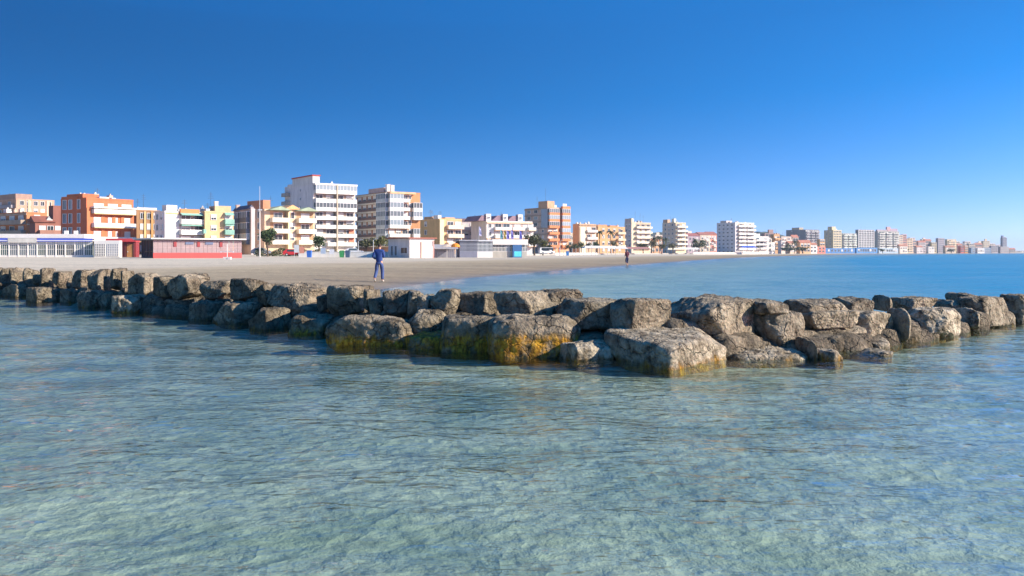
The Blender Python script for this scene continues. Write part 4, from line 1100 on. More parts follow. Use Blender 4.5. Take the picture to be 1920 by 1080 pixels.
for xl, xc, xr, yt, Y, nf, c, lab, st in SKY:
    c = (c[0] * 0.84, c[1] * 0.80, c[2] * 0.72)
    b = Bld(lab, xl, xc, xr, Y, 18, yt, nf, c, name='apartment_block' if nf > 3 else 'house', maxL=14, sidewall=None)
    cols = max(2, min(7, int(b.W / 3.2)))
    if st == 'bal':
        b.R.balconies(0.1, 0.95, tuple(min(.85, x * 1.2) for x in c), doors=2)
    elif not (nf >= 8 and st in (None, 'pent', 'pinkpent', 'step') and b.W > 14):
        b.R.wins(0.05, 0.95, cols, 2.3, 1.75, shutter=0.0 if st == 'grid' else brng.choice([0, 0, 0.35]), frame=ALU if st == 'grid' else MET)
        if nf > 5: b.R.bands(tuple(min(.85, x * 1.3) for x in c), 0.4, 0.25)
    if st == 'grid':
        for k in range(7): b.R.panel(k / 6 * 0.97, k / 6 * 0.97 + 0.03, 0, b.H, (0.62, 0.60, 0.58), 0.4, 'pier')
        b.R.bands((0.62, 0.60, 0.58), 0.7, 0.35)
    if nf >= 8 and st in (None, 'pent', 'pinkpent', 'step') and b.W > 14:
        lc = tuple(min(.8, x * 1.45) for x in c)
        b.R.balconies(0.04, 0.30, lc, doors=2, dep=1.5, back=tuple(x * .55 for x in c)); b.R.balconies(0.37, 0.63, lc, doors=2, dep=1.5, back=tuple(x * .55 for x in c)); b.R.balconies(0.70, 0.96, lc, doors=2, dep=1.5, back=tuple(x * .55 for x in c))  # back is the wall colour darkened to carry the recess shade
    if b.L > 8: b.Lf.wins(0.1, 0.9, 2, 1.4, 1.3)
    if st == 'gable': b.gable(0, b.W, 0, b.L, b.H + 0.36, 2.2, (0.45, 0.18, 0.12), 'u')
    if st == 'hut': b.roofbox(0.3, 0.6, 0.1, 0.5, 3.5, c)
    if st == 'pent': b.roofbox(0.0, 0.45, 0.1, 0.6, 4.0, (0.66, 0.56, 0.36)); b.roofbox(0.4, 0.6, .1, .5, 1.8, WHITE, 'water_tank')
    if st == 'pinkpent': b.roofbox(0.0, 0.5, 0.1, 0.6, 2.2, (0.42, 0.36, 0.38)); b.roofbox(0.45, 0.62, 0.1, 0.5, 5.5, (0.56, 0.36, 0.36)); b.roofbox(0.62, 0.95, 0.1, 0.6, 3.4, (0.46, 0.34, 0.40))
    if st == 'step': b.roofbox(0.0, 0.3, 0.3, 0.7, 2.5, (0.5, 0.42, 0.3)); b.R.balconies(0.7, 1.0, (0.5, 0.46, 0.42), doors=1)
    if st == 'twin': b.roofbox(0.0, 0.3, 0, .8, 3.5, (0.26, 0.27, 0.38)); b.roofbox(0.35, 0.9, 0, .8, 1.2, (0.40, 0.33, 0.42))
    if st in ('bal', 'pent', 'grid'): b.antenna(0.5, 0.4, 5); b.antenna(0.25, 0.4, 4)

# second row of small houses that fills the gaps between the larger blocks
FILL = [
 (1060, 1064, 1080, 440, 470, 3, (0.60, 0.46, 0.34), "small tan house in the gap right of the orange brick tower", None),
 (1218, 1221, 1236, 452, 620, 2, (0.66, 0.36, 0.20), "low orange house half hidden behind the leftmost clustered palm", 'gable'),
 (1232, 1235, 1248, 449, 640, 2, (0.58, 0.30, 0.20), "low brick-red house behind the middle clustered palm", 'gable'),
 (1414, 1417, 1430, 452, 610, 3, (0.76, 0.70, 0.62), "white cottage peeping out right of the stepping white wing", None),
 (1440, 1443, 1453, 455, 650, 2, (0.80, 0.76, 0.70), "bright white cube house left of the narrow orange house", None),
 (1462, 1465, 1478, 452, 690, 3, (0.72, 0.62, 0.56), "blush house with terrace right of the narrow orange house", 'bal'),
 (1476, 1479, 1490, 457, 680, 2, (0.70, 0.50, 0.36), "little tile-roofed house under the blush terrace house", 'gable'),
 (1515, 1518, 1532, 460, 720, 2, (0.70, 0.64, 0.58), "low pale house right of the low orange beach house", 'gable'),
 (1524, 1527, 1548, 463, 740, 2, (0.62, 0.20, 0.14), "low red beach bar before the slim orange building", None),
 (1545, 1548, 1603, 466, 820, 1, (0.06, 0.20, 0.46), "long blue-fronted beach arcade below the yellowish tower", None),
 (1603, 1606, 1645, 465, 840, 1, (0.08, 0.25, 0.52), "blue-fronted beach arcade below the dark slate tower", None),
 (1645, 1648, 1684, 466, 880, 1, (0.42, 0.52, 0.60), "pale blue beach arcade below the broad blue-grey block", None),
 (1684, 1687, 1702, 462, 940, 2, (0.74, 0.62, 0.50), "low cream house at the foot of the beige slab", 'gable'),
 (1716, 1719, 1730, 464, 980, 2, (0.66, 0.56, 0.52), "low greyish house before the mauve terrace house", 'gable'),
 (1738, 1741, 1752, 463, 990, 2, (0.72, 0.66, 0.58), "low white house before the rose house", None),
 (1770, 1773, 1790, 464, 1010, 2, (0.60, 0.48, 0.36), "low brown beach house before the cream block with aerials", 'gable'),
 (1830, 1833, 1846, 466, 1120, 1, (0.74, 0.70, 0.66), "white hut on the shore right of the long blue shed", None),
 (1900, 1903, 1926, 470, 1350, 1, (0.46, 0.42, 0.40), "low dark quay house at the right picture edge", None),
]
for xl, xc, xr, yt, Y, nf, c, lab, st in FILL:
    b = Bld(lab, xl, xc, xr, Y, 16, yt, nf, c, name='house', maxL=9)
    cols = max(2, min(8, int(b.W / 3)))
    if st == 'bal': b.R.balconies(0.1, 0.95, WHITE, doors=2)
    else: b.R.wins(0.05, 0.95, cols, 1.8, 1.5, sill=0.8)
    if st == 'gable': b.gable(0, b.W, 0, b.L, b.H + 0.36, 1.8, (0.45, 0.19, 0.12), 'u')
    if brng.random() < 0.5: b.antenna(0.6, 0.5, 3)

crng0 = random.Random(9)
# tall infill along the far shore
for xl, xc, xr, yt, Y, nf, c, lab in [
 (1226, 1229, 1243, 441, 760, 5, (0.60, 0.50, 0.40), "tan mid-rise block peeping over the palms between the two cream towers"),
 (1284, 1288, 1304, 438, 820, 5, (0.66, 0.54, 0.44), "rosy beige block rising behind the low mauve house"),
 (1660, 1663, 1682, 441, 1120, 8, (0.62, 0.54, 0.46), "sandy block just visible behind the broad blue-grey one"),
 (1703, 1706, 1716, 446, 1200, 7, (0.58, 0.48, 0.42), "fawn tower behind the salmon house"),
 (1726, 1729, 1740, 449, 1220, 6, (0.64, 0.54, 0.44), "sand-coloured block behind the rose house with red roof"),
 (1786, 1789, 1800, 453, 1260, 5, (0.66, 0.55, 0.44), "buff block behind the cream block with roof aerials"),
 (1806, 1809, 1820, 453, 1300, 5, (0.60, 0.48, 0.40), "pale brown block behind the bright red and orange houses"),
 (1830, 1833, 1845, 455, 1330, 5, (0.62, 0.56, 0.48), "greyish cream block behind the tiled house on the far right"),
 (1852, 1855, 1866, 457, 1360, 4, (0.64, 0.50, 0.40), "peach block behind the grey-blue low one, far right"),
 (1864, 1867, 1879, 459, 1380, 4, (0.55, 0.46, 0.44), "dusky block left of the slim twin tower's shaft")]:
    b = Bld(lab, xl, xc, xr, Y, 18, yt, nf, c, maxL=12)
    b.R.wins(0.05, 0.95, max(2, min(5, int(b.W / 3.4))), 2.0, 1.6, shutter=0.0)
    if crng0.random() < .5: b.roofbox(0.2, 0.6, 0.1, 0.5, 2.4, c)
    b.antenna(0.4, 0.4, 3.5)

# roof clutter: vents, tanks, dish boxes
crng = random.Random(77)
for b in BUILT:
    if b.Y > 700 or b.W < 4: continue
    for k in range(crng.randint(2, 4)):
        x = crng.uniform(0.12, 0.9) * b.W; y = crng.uniform(0.25, 0.85) * b.L; w = crng.uniform(0.35, 0.8); h = crng.uniform(0.7, 1.5)
        mb = MB(); mb.box(x - w, x + w * .6, y - w, y + w, b.H + 0.004, b.H + h); mb.box(x - w * .3, x + .1, y - .15, y + .15, b.H + h + .002, b.H + h + .4)
        mb.build(crng.choice(['vent', 'water_tank', 'air_conditioner']), paint(crng.choice([(0.7, 0.68, 0.64), (0.55, 0.40, 0.30), (0.45, 0.45, 0.45), (0.62, 0.52, 0.42)]), .7, .2), b.root)
    if crng.random() < .6: b.antenna(crng.uniform(.2, .8), .5, crng.uniform(2, 3.6))
# ------------------------------------------------------------------ hills behind the town
def hill(name, x0, x1, Y, prof, depth, colr):
    n = 90
    xs = np.linspace(x0, x1, n); pxs = np.array([p for p, _ in prof]); pys = np.array([q for _, q in prof])
    ys = np.linspace(Y, Y + depth, 8)
    X, Yg = np.meshgrid((xs - 960) / F * Y, ys)
    ridge = EYE - (np.interp(xs, pxs, pys) - HZ) / F * (Y + depth * .5)
    ridge = ridge + np.array([noise.fractal(Vector((x * 0.06, Y * .01, 0)), 1.0, 2.0, 4) for x in xs]) * 4
    pr = np.sin(np.linspace(0, math.pi, 8))
    Z = ridge[None, :] * pr[:, None] + (1 - pr[:, None]) * -3
    m, t, b = new_mat('wooded_hillside')
    g = N(t, 'ShaderNodeNewGeometry'); nn = N(t, 'ShaderNodeTexNoise', Scale=0.03, Detail=8.0); t.links.new(g.outputs['Position'], nn.inputs['Vector'])
    r = ramp(t, nn.outputs['Fac'], [(0.35, colr), (0.65, tuple(c * 1.8 for c in colr))]); t.links.new(r.outputs['Color'], b.inputs['Base Color'])
    b.inputs['Roughness'].default_value = 1.0
    co = np.stack([X, Yg, Z], -1).reshape(-1, 3); idx = np.arange(8 * n).reshape(8, n)
    q = np.stack([idx[:-1, :-1], idx[:-1, 1:], idx[1:, 1:], idx[1:, :-1]], -1).reshape(-1, 4)
    me = bpy.data.meshes.new(name); me.from_pydata(co.tolist(), [], q.tolist()); me.materials.append(m)
    o = link(name, me); tag(o, kind='structure'); return o
hill('hills', 820, 1600, 1500, [(820, 428), (880, 414), (920, 424), (1000, 440), (1180, 440), (1240, 437), (1290, 435), (1345, 436), (1400, 440), (1440, 437), (1475, 434), (1520, 436), (1560, 446), (1600, 468)], 500, (0.045, 0.055, 0.035))
hill('hills', 1670, 1840, 2100, [(1670, 460), (1696, 444), (1720, 443), (1750, 446), (1770, 450), (1800, 461), (1840, 471)], 500, (0.05, 0.06, 0.05))

# promenade slab and its low wall under the first row of houses
def at(px, Y, z=0.0): return Vector(((px - 960) / F * Y, Y, z))
PROM = [(-120, 186), (120, 186), (300, 190), (480, 196), (700, 205), (830, 225), (980, 270), (1060, 360), (1180, 440), (1290, 520), (1420, 535)]
mb = MB(); top = []
for px, Y in PROM:
    p = at(px, Y); top.append(p)
for a, b_ in zip(top[:-1], top[1:]):
    d = (b_ - a).normalized(); nrm = Vector((-d.y, d.x, 0))
    q = [a, b_, b_ + nrm * 9, a + nrm * 9]
    mb.poly([(v.x, v.y, 0.3) for v in q] + [(v.x, v.y, 0.97) for v in q], [(4, 5, 6, 7), (0, 1, 5, 4), (1, 2, 6, 5), (2, 3, 7, 6), (3, 0, 4, 7)])
pr = mb.build('promenade', paint((0.42, 0.38, 0.34), 0.9, 0.2, name='paving'))
tag(pr, kind='structure')

# ------------------------------------------------------------------ beach restaurants
def frame_at(name, label, cat, px, Y, yaw, zb):
    p = at(px, Y, zb); r = empty(name, p, math.radians(yaw)); tag(r, label, cat); return r
def u_of(root, px, yaw):
    """distance along a frontage at which it crosses the sight line of a picture column"""
    a = math.radians(yaw); k = (px - 960) / F; P0 = root.location
    return (k * P0.y - P0.x) / (math.cos(a) - k * math.sin(a))

WP = paint(WHITE, 0.6, 0.1, name='white_paint')
# white pavilion with blue valance
yaw = 8
r = frame_at('beach_pavilion', "long white glazed beach pavilion with flat roof and blue valance at the left edge", 'restaurant', -40, 160, yaw, 0.55)
U = lambda px: u_of(r, px, yaw)
z1 = 3.0; ub, ue = U(-40), U(175)
mb = MB(); mb.box(ub, U(156), 0.6, 9, z1 + 0.55, z1 + 1.30); mb.build('roof', WP, r)
mb = MB(); mb.box(ub, ue, -0.35, 8.5, z1, z1 + 0.16); mb.build('roof_slab', WP, r)
BLV = paint((0.04, 0.08, 0.42), 0.8, 0.1, name='valance_cloth')
for x0, x1 in ((-40, 16), (70, 104), (104, 174)):
    mb = MB(); u0, u1 = U(x0) + 0.02, U(x1) - 0.02
    p = [(u0, -0.06, z1 + 0.5), (u1, -0.06, z1 + 0.5), (u1, -0.42, z1 - 0.10), (u0, -0.42, z1 - 0.10)]
    mb.poly(p + [(x, y + 0.06, z) for x, y, z in p], [(0, 3, 2, 1), (4, 5, 6, 7), (0, 1, 5, 4), (2, 3, 7, 6), (1, 2, 6, 5), (3, 0, 4, 7)])
    mb.build('valance', BLV, r)
mb = MB(); mb.box(U(16) + 0.02, U(70) - 0.02, -0.40, -0.36, z1 - 0.3, z1 + 0.5); mb.build('valance', paint((0.6, 0.58, 0.52), 0.8, 0.3), r)
mb = MB(); mb.box(ub, ue, 0.0, 0.12, -0.6, 0.35); mb.build('plinth', WP, r)
mb = MB(); mb.box(ub, ue, 5.0, 5.1, -0.6, z1); mb.build('back_wall', paint((0.28, 0.32, 0.31), 0.8, 0.3), r)
px = -36.0; kbay = 0
while px < 174:
    u = U(px)
    mb = MB(); mb.box(u - 0.11, u + 0.11, -0.06, 0.16, -0.6, z1); mb.build('post', WP, r)
    n_ = min(px + 17.6, 174.5); u2 = U(n_)
    if n_ - px > 6:
        w = u2 - u - 0.24; mbw = MB(); h = z1 - 0.36
        for k in range(5):
            c = w * k / 4; mbw.box(max(0, c - 0.035), min(w, c + 0.035), 0.02, 0.09, 0, h)
        for zz in (0.0, h * 0.42, h * 0.74, h - 0.07): mbw.box(0.04, w - 0.04, 0.025, 0.085, zz, zz + 0.07)
        wn = mbw.build('window', WP, r, (u + 0.12, 0, 0.36))
        mbp = MB(); mbp.box(0.02, w - 0.02, 0.045, 0.06, 0.03, h * 0.74); mbp.build('pane', brng.choice([GLG, GLB, GL]), wn)
        mbp = MB(); mbp.box(0.02, w - 0.02, 0.045, 0.06, h * 0.74 + 0.02, h - 0.03); mbp.build('transom_pane', paint((0.50, 0.52, 0.50), 0.3, 0.3), wn)
    px += 17.6
for c in (116, 134):
    mb = MB(); mb.box(U(c) - 0.3, U(c) + 0.3, 2, 2.6, z1 + 1.30, z1 + 1.95); mb.build('vent', WP, r)
# white lattice annex
r = frame_at('lattice_annex', "white lattice-windowed annex at the right end of the white pavilion", 'building', 176, 161, yaw, 0.55)
U = lambda px: u_of(r, px, yaw)
W_ = U(224)
mb = MB(); mb.box(0, W_, 0.1, 1.6, -0.6, 3.1); mb.build('wall', WP, r)
for a0, a1 in ((178, 197), (201, 222)):
    u0, u1 = U(a0), U(a1); w = u1 - u0; mbw = MB(); h = 2.25
    for k in range(7): c = w * k / 6; mbw.box(max(0, c - 0.05), min(w, c + 0.05), -0.08, 0.0, 0, h)
    for k in range(6): c = h * k / 5; mbw.box(0.05, w - 0.05, -0.07, -0.005, max(0, c - 0.045), min(h, c + 0.045))
    wn = mbw.build('window', WP, r, (u0, 0.09, 0.25)); mbp = MB(); mbp.box(0.02, w - 0.02, -0.03, -0.015, 0.02, h - 0.02); mbp.build('pane', glass((0.16, 0.16, 0.18)), wn)

# red entrance block
r = frame_at('entrance_block', "dark red flat-roofed entrance block with a brown door panel, between the two pavilions", 'building', 200, 168, 10, 0.6)
U = lambda px: u_of(r, px, 10)
RP = paint(DKRED, 0.6, 0.2, name='red_paint'); BRP = paint((0.42, 0.20, 0.07), 0.6, 0.3, 0.6, name='door_wood')
mb = MB(); mb.box(0, U(254), 0.4, 3, -0.6, 2.9); mb.build('wall', RP, r)
mb = MB(); mb.box(-0.1, U(255), -0.4, 3.2, 2.902, 3.5); mb.build('roof', paint(RED, 0.6, 0.2), r)
mb = MB(); mb.box(U(237), U(249), 0.30, 0.397, -0.4, 2.5); d_ = mb.build('door', BRP, r); mb = MB(); mb.box(U(238), U(238) + 0.15, 0.22, 0.297, 0.9, 1.1); mb.build('handle', MET, d_)
for c in (225, 234, 250): mb = MB(); mb.box(U(c) - 0.12, U(c) + 0.12, 0.2, 0.397, -0.4, 2.9); mb.build('post', paint((0.12, 0.03, 0.03), 0.6, 0.1), r)

# red-plinthed pavilion of clear plastic walls
yaw = 40
r = frame_at('beach_restaurant', "long beach restaurant with transparent slatted walls and a bright red plinth", 'restaurant', 287, 150, yaw, 0.55)
U = lambda px: u_of(r, px, yaw)
Wd = U(453)
REDP = paint((0.50, 0.05, 0.045), 0.6, 0.12, name='red_plinth_paint')
mb = MB(); mb.box(0, Wd, -0.1, 0.1, -0.8, 0.85); mb.build('plinth', REDP, r)
mb = MB(); mb.box(-0.6, Wd + 0.5, -0.9, 9.0, 3.18, 3.38); mb.build('roof', WP, r)
mb = MB(); mb.box(-0.4, Wd + 0.3, -0.6, 8.6, 3.0, 3.178); mb.build('roof_beam', paint((0.12, 0.11, 0.12), 0.6, 0.1), r)
mb = MB(); mb.box(0.1, Wd, 6.0, 6.1, -0.8, 3.0); mb.build('back_wall', paint((0.36, 0.20, 0.20), 0.8, 0.3), r)
nb = 20; PL = paint((0.33, 0.27, 0.27), 0.25, 0.25, 0.5, name='clear_plastic_sheet'); FRM = paint((0.44, 0.30, 0.29), 0.5, 0.1, name='rose_frame')
for k in range(nb):
    u0 = Wd * k / nb; w = Wd / nb - 0.06
    def mkp():
        q = MB(); q.box(0, w, 0.02, 0.05, 0.86, 3.0); return q.mesh('wall_panel', PL)
    wp = link('wall_panel', cached(('plasticpanel', round(w, 3)), mkp), r, (u0 + 0.05, 0, 0))
    def mks():
        q = MB()
        for j in range(4): q.box(w * j / 4, w * j / 4 + 0.06, -0.02, 0.018, 0.86, 3.0)
        q.box(0.0, w, -0.03, -0.021, 1.75, 1.82)
        return q.mesh('slat', FRM)
    link('slat', cached(('plasticslat', round(w, 3)), mks), wp)
for c in (328, 372, 414): mb = MB(); mb.box(U(c) - 0.25, U(c) + 0.25, -0.14, -0.04, 1.9, 2.8); mb.build('banner', paint(DKRED, 0.7, 0.1), r)
for c in (355, 392): mb = MB(); mb.box(U(c) - 0.7, U(c) + 0.7, -0.12, -0.04, 2.3, 2.75); mb.build('sign_board', paint((0.10, 0.13, 0.22), 0.6, 0.2), r)
WOOD = paint((0.13, 0.10, 0.09), 0.7, 0.2, name='dark_timber')
for v in (0.2, 1.6, 3.0, 4.4, 5.8): mb = MB(); mb.box(-0.06, 0.06, v, v + 0.14, -0.8, 3.0); mb.build('side_post', WOOD, r)
mb = MB(); mb.box(-0.04, 0.04, 0.35, 5.8, -0.8, 0.2); mb.build('side_rail', WOOD, r); mb = MB(); mb.box(0.3, 1.2, 0.35, 5.8, 1.0, 1.1); mb.build('table', BRP, r)

# kiosk
b = Bld("white beach kiosk with double doors, right of the walker in blue", 728, 768, 814, 175, 22, 450.5, 1, WHITE, name='beach_kiosk', cat='kiosk', zb=0.55, sidewall=(0.74, 0.68, 0.64))
mb = MB(); mb.box(-0.5, b.W + 0.4, -0.5, b.L + 0.4, b.H + 0.36, b.H + 0.56); mb.build('roof', paint((0.36, 0.10, 0.06), 0.7, 0.2), b.root)
for f0, f1 in ((0.06, 0.40), (0.62, 0.92)):
    o = b.R.panel(f0, f1, -0.3, 2.15, (0.82, 0.80, 0.78), 0.10, 'door'); mb = MB(); b.R.box(mb, f1 * b.W - 0.35, f1 * b.W - 0.2, 0.103, 0.16, 0.9, 1.05); mb.build('handle', DARKMET, o)
b.R.panel(0.44, 0.48, -0.3, b.H - 0.3, (0.62, 0.30, 0.22), 0.14, 'door_frame'); b.R.panel(0.94, 0.985, -0.3, b.H - 0.1, (0.66, 0.30, 0.26), 0.14, 'door_frame')
b.Lf.window(0.80 * b.L, 0.3, 0.9, 1.9, shutter=0.0); b.Lf.window(0.62 * b.L, 0.3, 0.9, 1.9, shutter=0.0); b.Lf.window(0.24 * b.L, 0.75, 2.6, 1.1, glassm=glass((0.10, 0.06, 0.05)), shutter=0.0)

# grey-blue glazed terraces
def glazed_terrace(label, x0, x1, Y, yaw, ytop, bays, fr, gl, base, roof=None):
    r = frame_at('glazed_terrace', label, 'restaurant', x0, Y, yaw, 0.55)
    w = u_of(r, x1, yaw); H = EYE - (ytop - HZ) / F * Y - 0.55
    mb = MB(); mb.box(-0.2, w + 0.2, -0.3, 7, H - 0.28, H); mb.build('roof', roof or fr, r)
    mb = MB(); mb.box(0, w, -0.02, 0.12, -0.6, H * 0.30); mb.build('plinth', base, r)
    mb = MB(); mb.box(0, w, 5, 5.1, -0.6, H - 0.28); mb.build('back_wall', paint((0.22, 0.22, 0.25), 0.8, 0.3), r)
    bw = w / bays; h = H - 0.28 - H * 0.30
    def mk():
        q = MB()
        for k in range(4): q.box(bw * k / 3 - (0.05 if k else 0), bw * k / 3 + (0.05 if k < 3 else 0), 0, 0.08, 0, h)
        for k in range(3): q.box(0.05, bw - 0.05, 0.01, 0.07, h * k / 3, h * k / 3 + 0.07)
        return q.mesh('window', fr)
    def mkq():
        q = MB(); q.box(0.04, bw - 0.04, 0.03, 0.05, 0.04, h - 0.02); return q.mesh('pane', gl)
    ma, mq = mk(), mkq()
    for k in range(bays):
        wn = link('window', ma, r, (bw * k, 0, H * 0.30)); link('pane', mq, wn)
    return r, w, H
GREYF = paint((0.30, 0.31, 0.34), 0.5, 0.1, name='grey_frame')
glazed_terrace("grey glazed beach terrace with window grid, left of the white-plinthed one", 862, 895, 190, 14, 449.5, 5, GREYF, glass((0.09, 0.10, 0.14)), paint((0.20, 0.21, 0.27), 0.6, 0.2))
glazed_terrace("glazed beach terrace with a bright white plinth", 895, 924, 191, 14, 450, 4, paint((0.62, 0.64, 0.64), 0.5, 0.1), glass((0.10, 0.12, 0.13)), WP)
r, w, H = glazed_terrace("white beach bar with tall blank fascia and a blue poster wall, below the turreted hotel", 924, 988, 195, 14, 449, 8, WP, glass((0.12, 0.15, 0.16)), paint((0.45, 0.42, 0.36), 0.7, 0.2))
mb = MB(); mb.box(-0.25, w + 0.1, -0.5, -0.31, H - 1.15, H + 0.05); mb.build('fascia', WP, r)
yw = 14; u0, u1 = u_of(r, 960, yw), u_of(r, 977, yw)
mb = MB(); mb.box(u0, u1, -0.62, -0.32, -0.4, H - 1.2); pb = mb.build('poster_board', paint((0.04, 0.13, 0.30), 0.5, 0.1), r)
mb = MB(); mb.box(u0 + 0.35, u1 - 0.1, -0.66, -0.625, 0.0, 1.15); mb.build('poster', paint((0.10, 0.62, 0.72), 0.5, 0.2, 1.0), pb)
# grey shelter with canvas
r = frame_at('shade_shelter', "low grey canvas shelter with dark slatted front, between kiosk and glazed terrace", 'shelter', 817, 182, 12, 0.55)
w = u_of(r, 856, 12)
for k in range(11):
    u = w * k / 10; mb = MB(); mb.box(u - 0.06, u + 0.06, -0.05, 0.05, -0.6, 1.7); mb.build('post', paint((0.16, 0.17, 0.22), 0.6, 0.1), r)
mb = MB(); mb.poly([(-0.3, -0.6, 1.7), (w + 0.3, -0.6, 1.7), (w + 0.3, 3, 2.6), (-0.3, 3, 2.6), (-0.3, -0.6, 1.62), (w + 0.3, -0.6, 1.62), (w + 0.3, 3, 2.52), (-0.3, 3, 2.52)],
                   [(0, 1, 2, 3), (7, 6, 5, 4), (0, 4, 5, 1), (1, 5, 6, 2), (2, 6, 7, 3), (3, 7, 4, 0)]); mb.build('canopy', paint((0.38, 0.36, 0.36), 0.9, 0.2), r)
mb = MB(); mb.box(0, w, 2.8, 2.9, -0.6, 2.4); mb.build('back_wall', paint((0.22, 0.22, 0.26), 0.8, 0.2), r)

# white tents further along
def tent(px, Y, w, h, label, colr=WHITE):
    r = empty('white_tent', at(px, Y, 0.75), math.radians(20)); tag(r, label, 'tent')
    n = max(2, int(w / 3))
    for k in range(n + 1):
        mb = MB(); u = -w / 2 + w * k / n; mb.tube([(u, 0, -0.8), (u, 0, h)], [0.07, 0.07], 6); mb.build('post', WP, r)
    mb = MB(); mb.poly([(-w / 2 - .3, -.4, h), (w / 2 + .3, -.4, h), (w / 2 + .3, 3.4, h), (-w / 2 - .3, 3.4, h), (-w / 2 + 1, 1.5, h + 1.0), (w / 2 - 1, 1.5, h + 1.0)],
                       [(0, 1, 5, 4), (1, 2, 5), (2, 3, 4, 5), (3, 0, 4), (0, 3, 2, 1)]); mb.build('canopy', paint(colr, 0.85, 0.1), r)
tent(1128, 380, 16, 2.5, "long white tent canopy in front of the orange terrace of houses")
tent(1158, 400, 10, 2.4, "smaller white tent canopy left of the wader in the maroon top")
tent(1196, 440, 14, 2.4, "red-brown canopy in front of the cream balconied tower", (0.34, 0.17, 0.15))
tent(1405, 500, 10, 3.4, "blue awning tent on the far beach below the white wing", (0.04, 0.10, 0.45))
tent(1296, 500, 12, 2.4, "pale tent at the foot of the low red-roofed houses", (0.70, 0.66, 0.60))
tent(1270, 490, 12, 2.2, "cream tent at the foot of the cream tower with stacked balconies", (0.75, 0.68, 0.5))

# ------------------------------------------------------------------ trees
_leafm = {}
def leafmat(c):
    if c in _leafm: return _leafm[c]
    m, t, b = new_mat('foliage')
    g = N(t, 'ShaderNodeNewGeometry')
    n = N(t, 'ShaderNodeTexNoise', Scale=1.2, Detail=3.0); t.links.new(g.outputs['Position'], n.inputs['Vector'])
    r = ramp(t, n.outputs['Fac'], [(0.35, tuple(x * 0.55 for x in c)), (0.65, tuple(x * 1.5 for x in c))])
    t.links.new(r.outputs['Color'], b.inputs['Base Color']); b.inputs['Roughness'].default_value = 0.7
    _leafm[c] = m
    return m
BARK = paint((0.13, 0.09, 0.06), 0.95, 0.3, 2.0, name='bark')
def crown_mesh(rx, rz, n, seed, c, ls):
    q = random.Random(seed); mb = MB()
    lobes = [(q.uniform(-.5, .5) * rx, q.uniform(-.5, .5) * rx, q.uniform(-.35, .55) * rz, q.uniform(.4, .62)) for _ in range(9)]
    for k in range(n):
        lx, ly, lz, lr = q.choice(lobes)
        d = Vector((q.gauss(0, 1), q.gauss(0, 1), q.gauss(0, 1))).normalized() * (q.random() ** 0.4)
        p = Vector((lx + d.x * lr * rx, ly + d.y * lr * rx, lz + d.z * lr * rz))
        u = Vector((q.gauss(0, 1), q.gauss(0, 1), q.gauss(0, 1))).normalized()
        v = u.cross(Vector((q.gauss(0, 1), q.gauss(0, 1), q.gauss(0, 1)))).normalized()
        s = ls * q.uniform(.6, 1.3)
        mb.poly([p - u * s, p + v * s * .6, p + u * s, p - v * s * .6], [(0, 1, 2, 3)])
    return mb.mesh('crown', leafmat(c))
def tree(px, ybase, ytop, wpx, Y, c, label, n=900, seed=1, trunk=0.35):
    zt = EYE - (ytop - HZ) / F * Y; z0 = EYE - (ybase - HZ) / F * Y
    z0 = min(z0, 0.9); H = zt - z0; rx = wpx / F * Y / 2
    r = empty('tree', at(px, Y, z0), seed); tag(r, label, 'tree', 'trees along the seafront')
    mb = MB(); zc = H * (1 + trunk) / 2
    mb.tube([(0, 0, -0.3), (0.1, 0, H * trunk), (0.05, 0.1, zc)], [0.09 * rx + .06, 0.07 * rx + .04, 0.03 * rx], 6)
    for k in range(4):
        a = k * 1.6 + seed; mb.tube([(0.08, 0, H * trunk), (math.cos(a) * rx * .5, math.sin(a) * rx * .5, zc + H * .1)], [0.05 * rx, 0.015 * rx], 5)
    mb.build('trunk', BARK, r)
    link('crown', crown_mesh(rx, H * (1 - trunk) / 2, n, seed, c, max(0.16, rx * 0.11)), r, (0, 0, zc))
def palm(px, ytop, Y, label, c=(0.075, 0.085, 0.03), seed=1, fr=1.9):
    zt = EYE - (ytop - HZ) / F * Y; z0 = 0.9; H = zt - z0 - fr * 0.4
    r = empty('palm_tree', at(px, Y, z0), seed); tag(r, label, 'palm tree', 'palms along the seafront')
    mb = MB(); mb.tube([(0, 0, -.3), (.08, 0, H * .5), (0.02, 0.05, H)], [.26, .2, .19], 7); mb.build('trunk', BARK, r)
    q = random.Random(seed); mb = MB()
    for k in range(22):
        a = k * 2.4 + q.random() * .5; el = q.uniform(-.35, 1.2); L = fr * q.uniform(.85, 1.15)
        dx, dy = math.cos(a), math.sin(a); pts = []
        for j in range(6):
            t_ = j / 5; pts.append(Vector((dx * L * t_ * math.cos(el * (1 - t_ * .5)), dy * L * t_ * math.cos(el * (1 - t_ * .5)), H + L * (math.sin(el) * t_ - .75 * t_ * t_))))
        for j in range(5):
            side = Vector((-dy, dx, -.35)); w = fr * .17 * (1 - .75 * j / 5)
            for s_ in (1, -1):
                sd = Vector((-dy * s_, dx * s_, -.45))
                mb.poly([pts[j], pts[j] + sd * w, pts[j + 1] + sd * w * .8, pts[j + 1]], [(0, 1, 2, 3)])
    mb.build('crown', leafmat(c), r)
GRN = (0.045, 0.075, 0.022); OLV = (0.085, 0.085, 0.035); YGR = (0.11, 0.11, 0.03)
tree(502, 473, 428, 38, 186, GRN, "larger dense dark green round tree beside the tall lamp post", 1500, 3)
tree(598, 472, 442, 28, 190, GRN, "small round clipped tree below the tall white tower", 1000, 5)
tree(686, 474, 444, 36, 215, OLV, "sparse brownish bush tree under the left corner of the brown brick tower", 800, 7)
tree(712, 474, 441, 40, 216, YGR, "yellow-green leafy tree behind the head of the walker in blue", 800, 8)
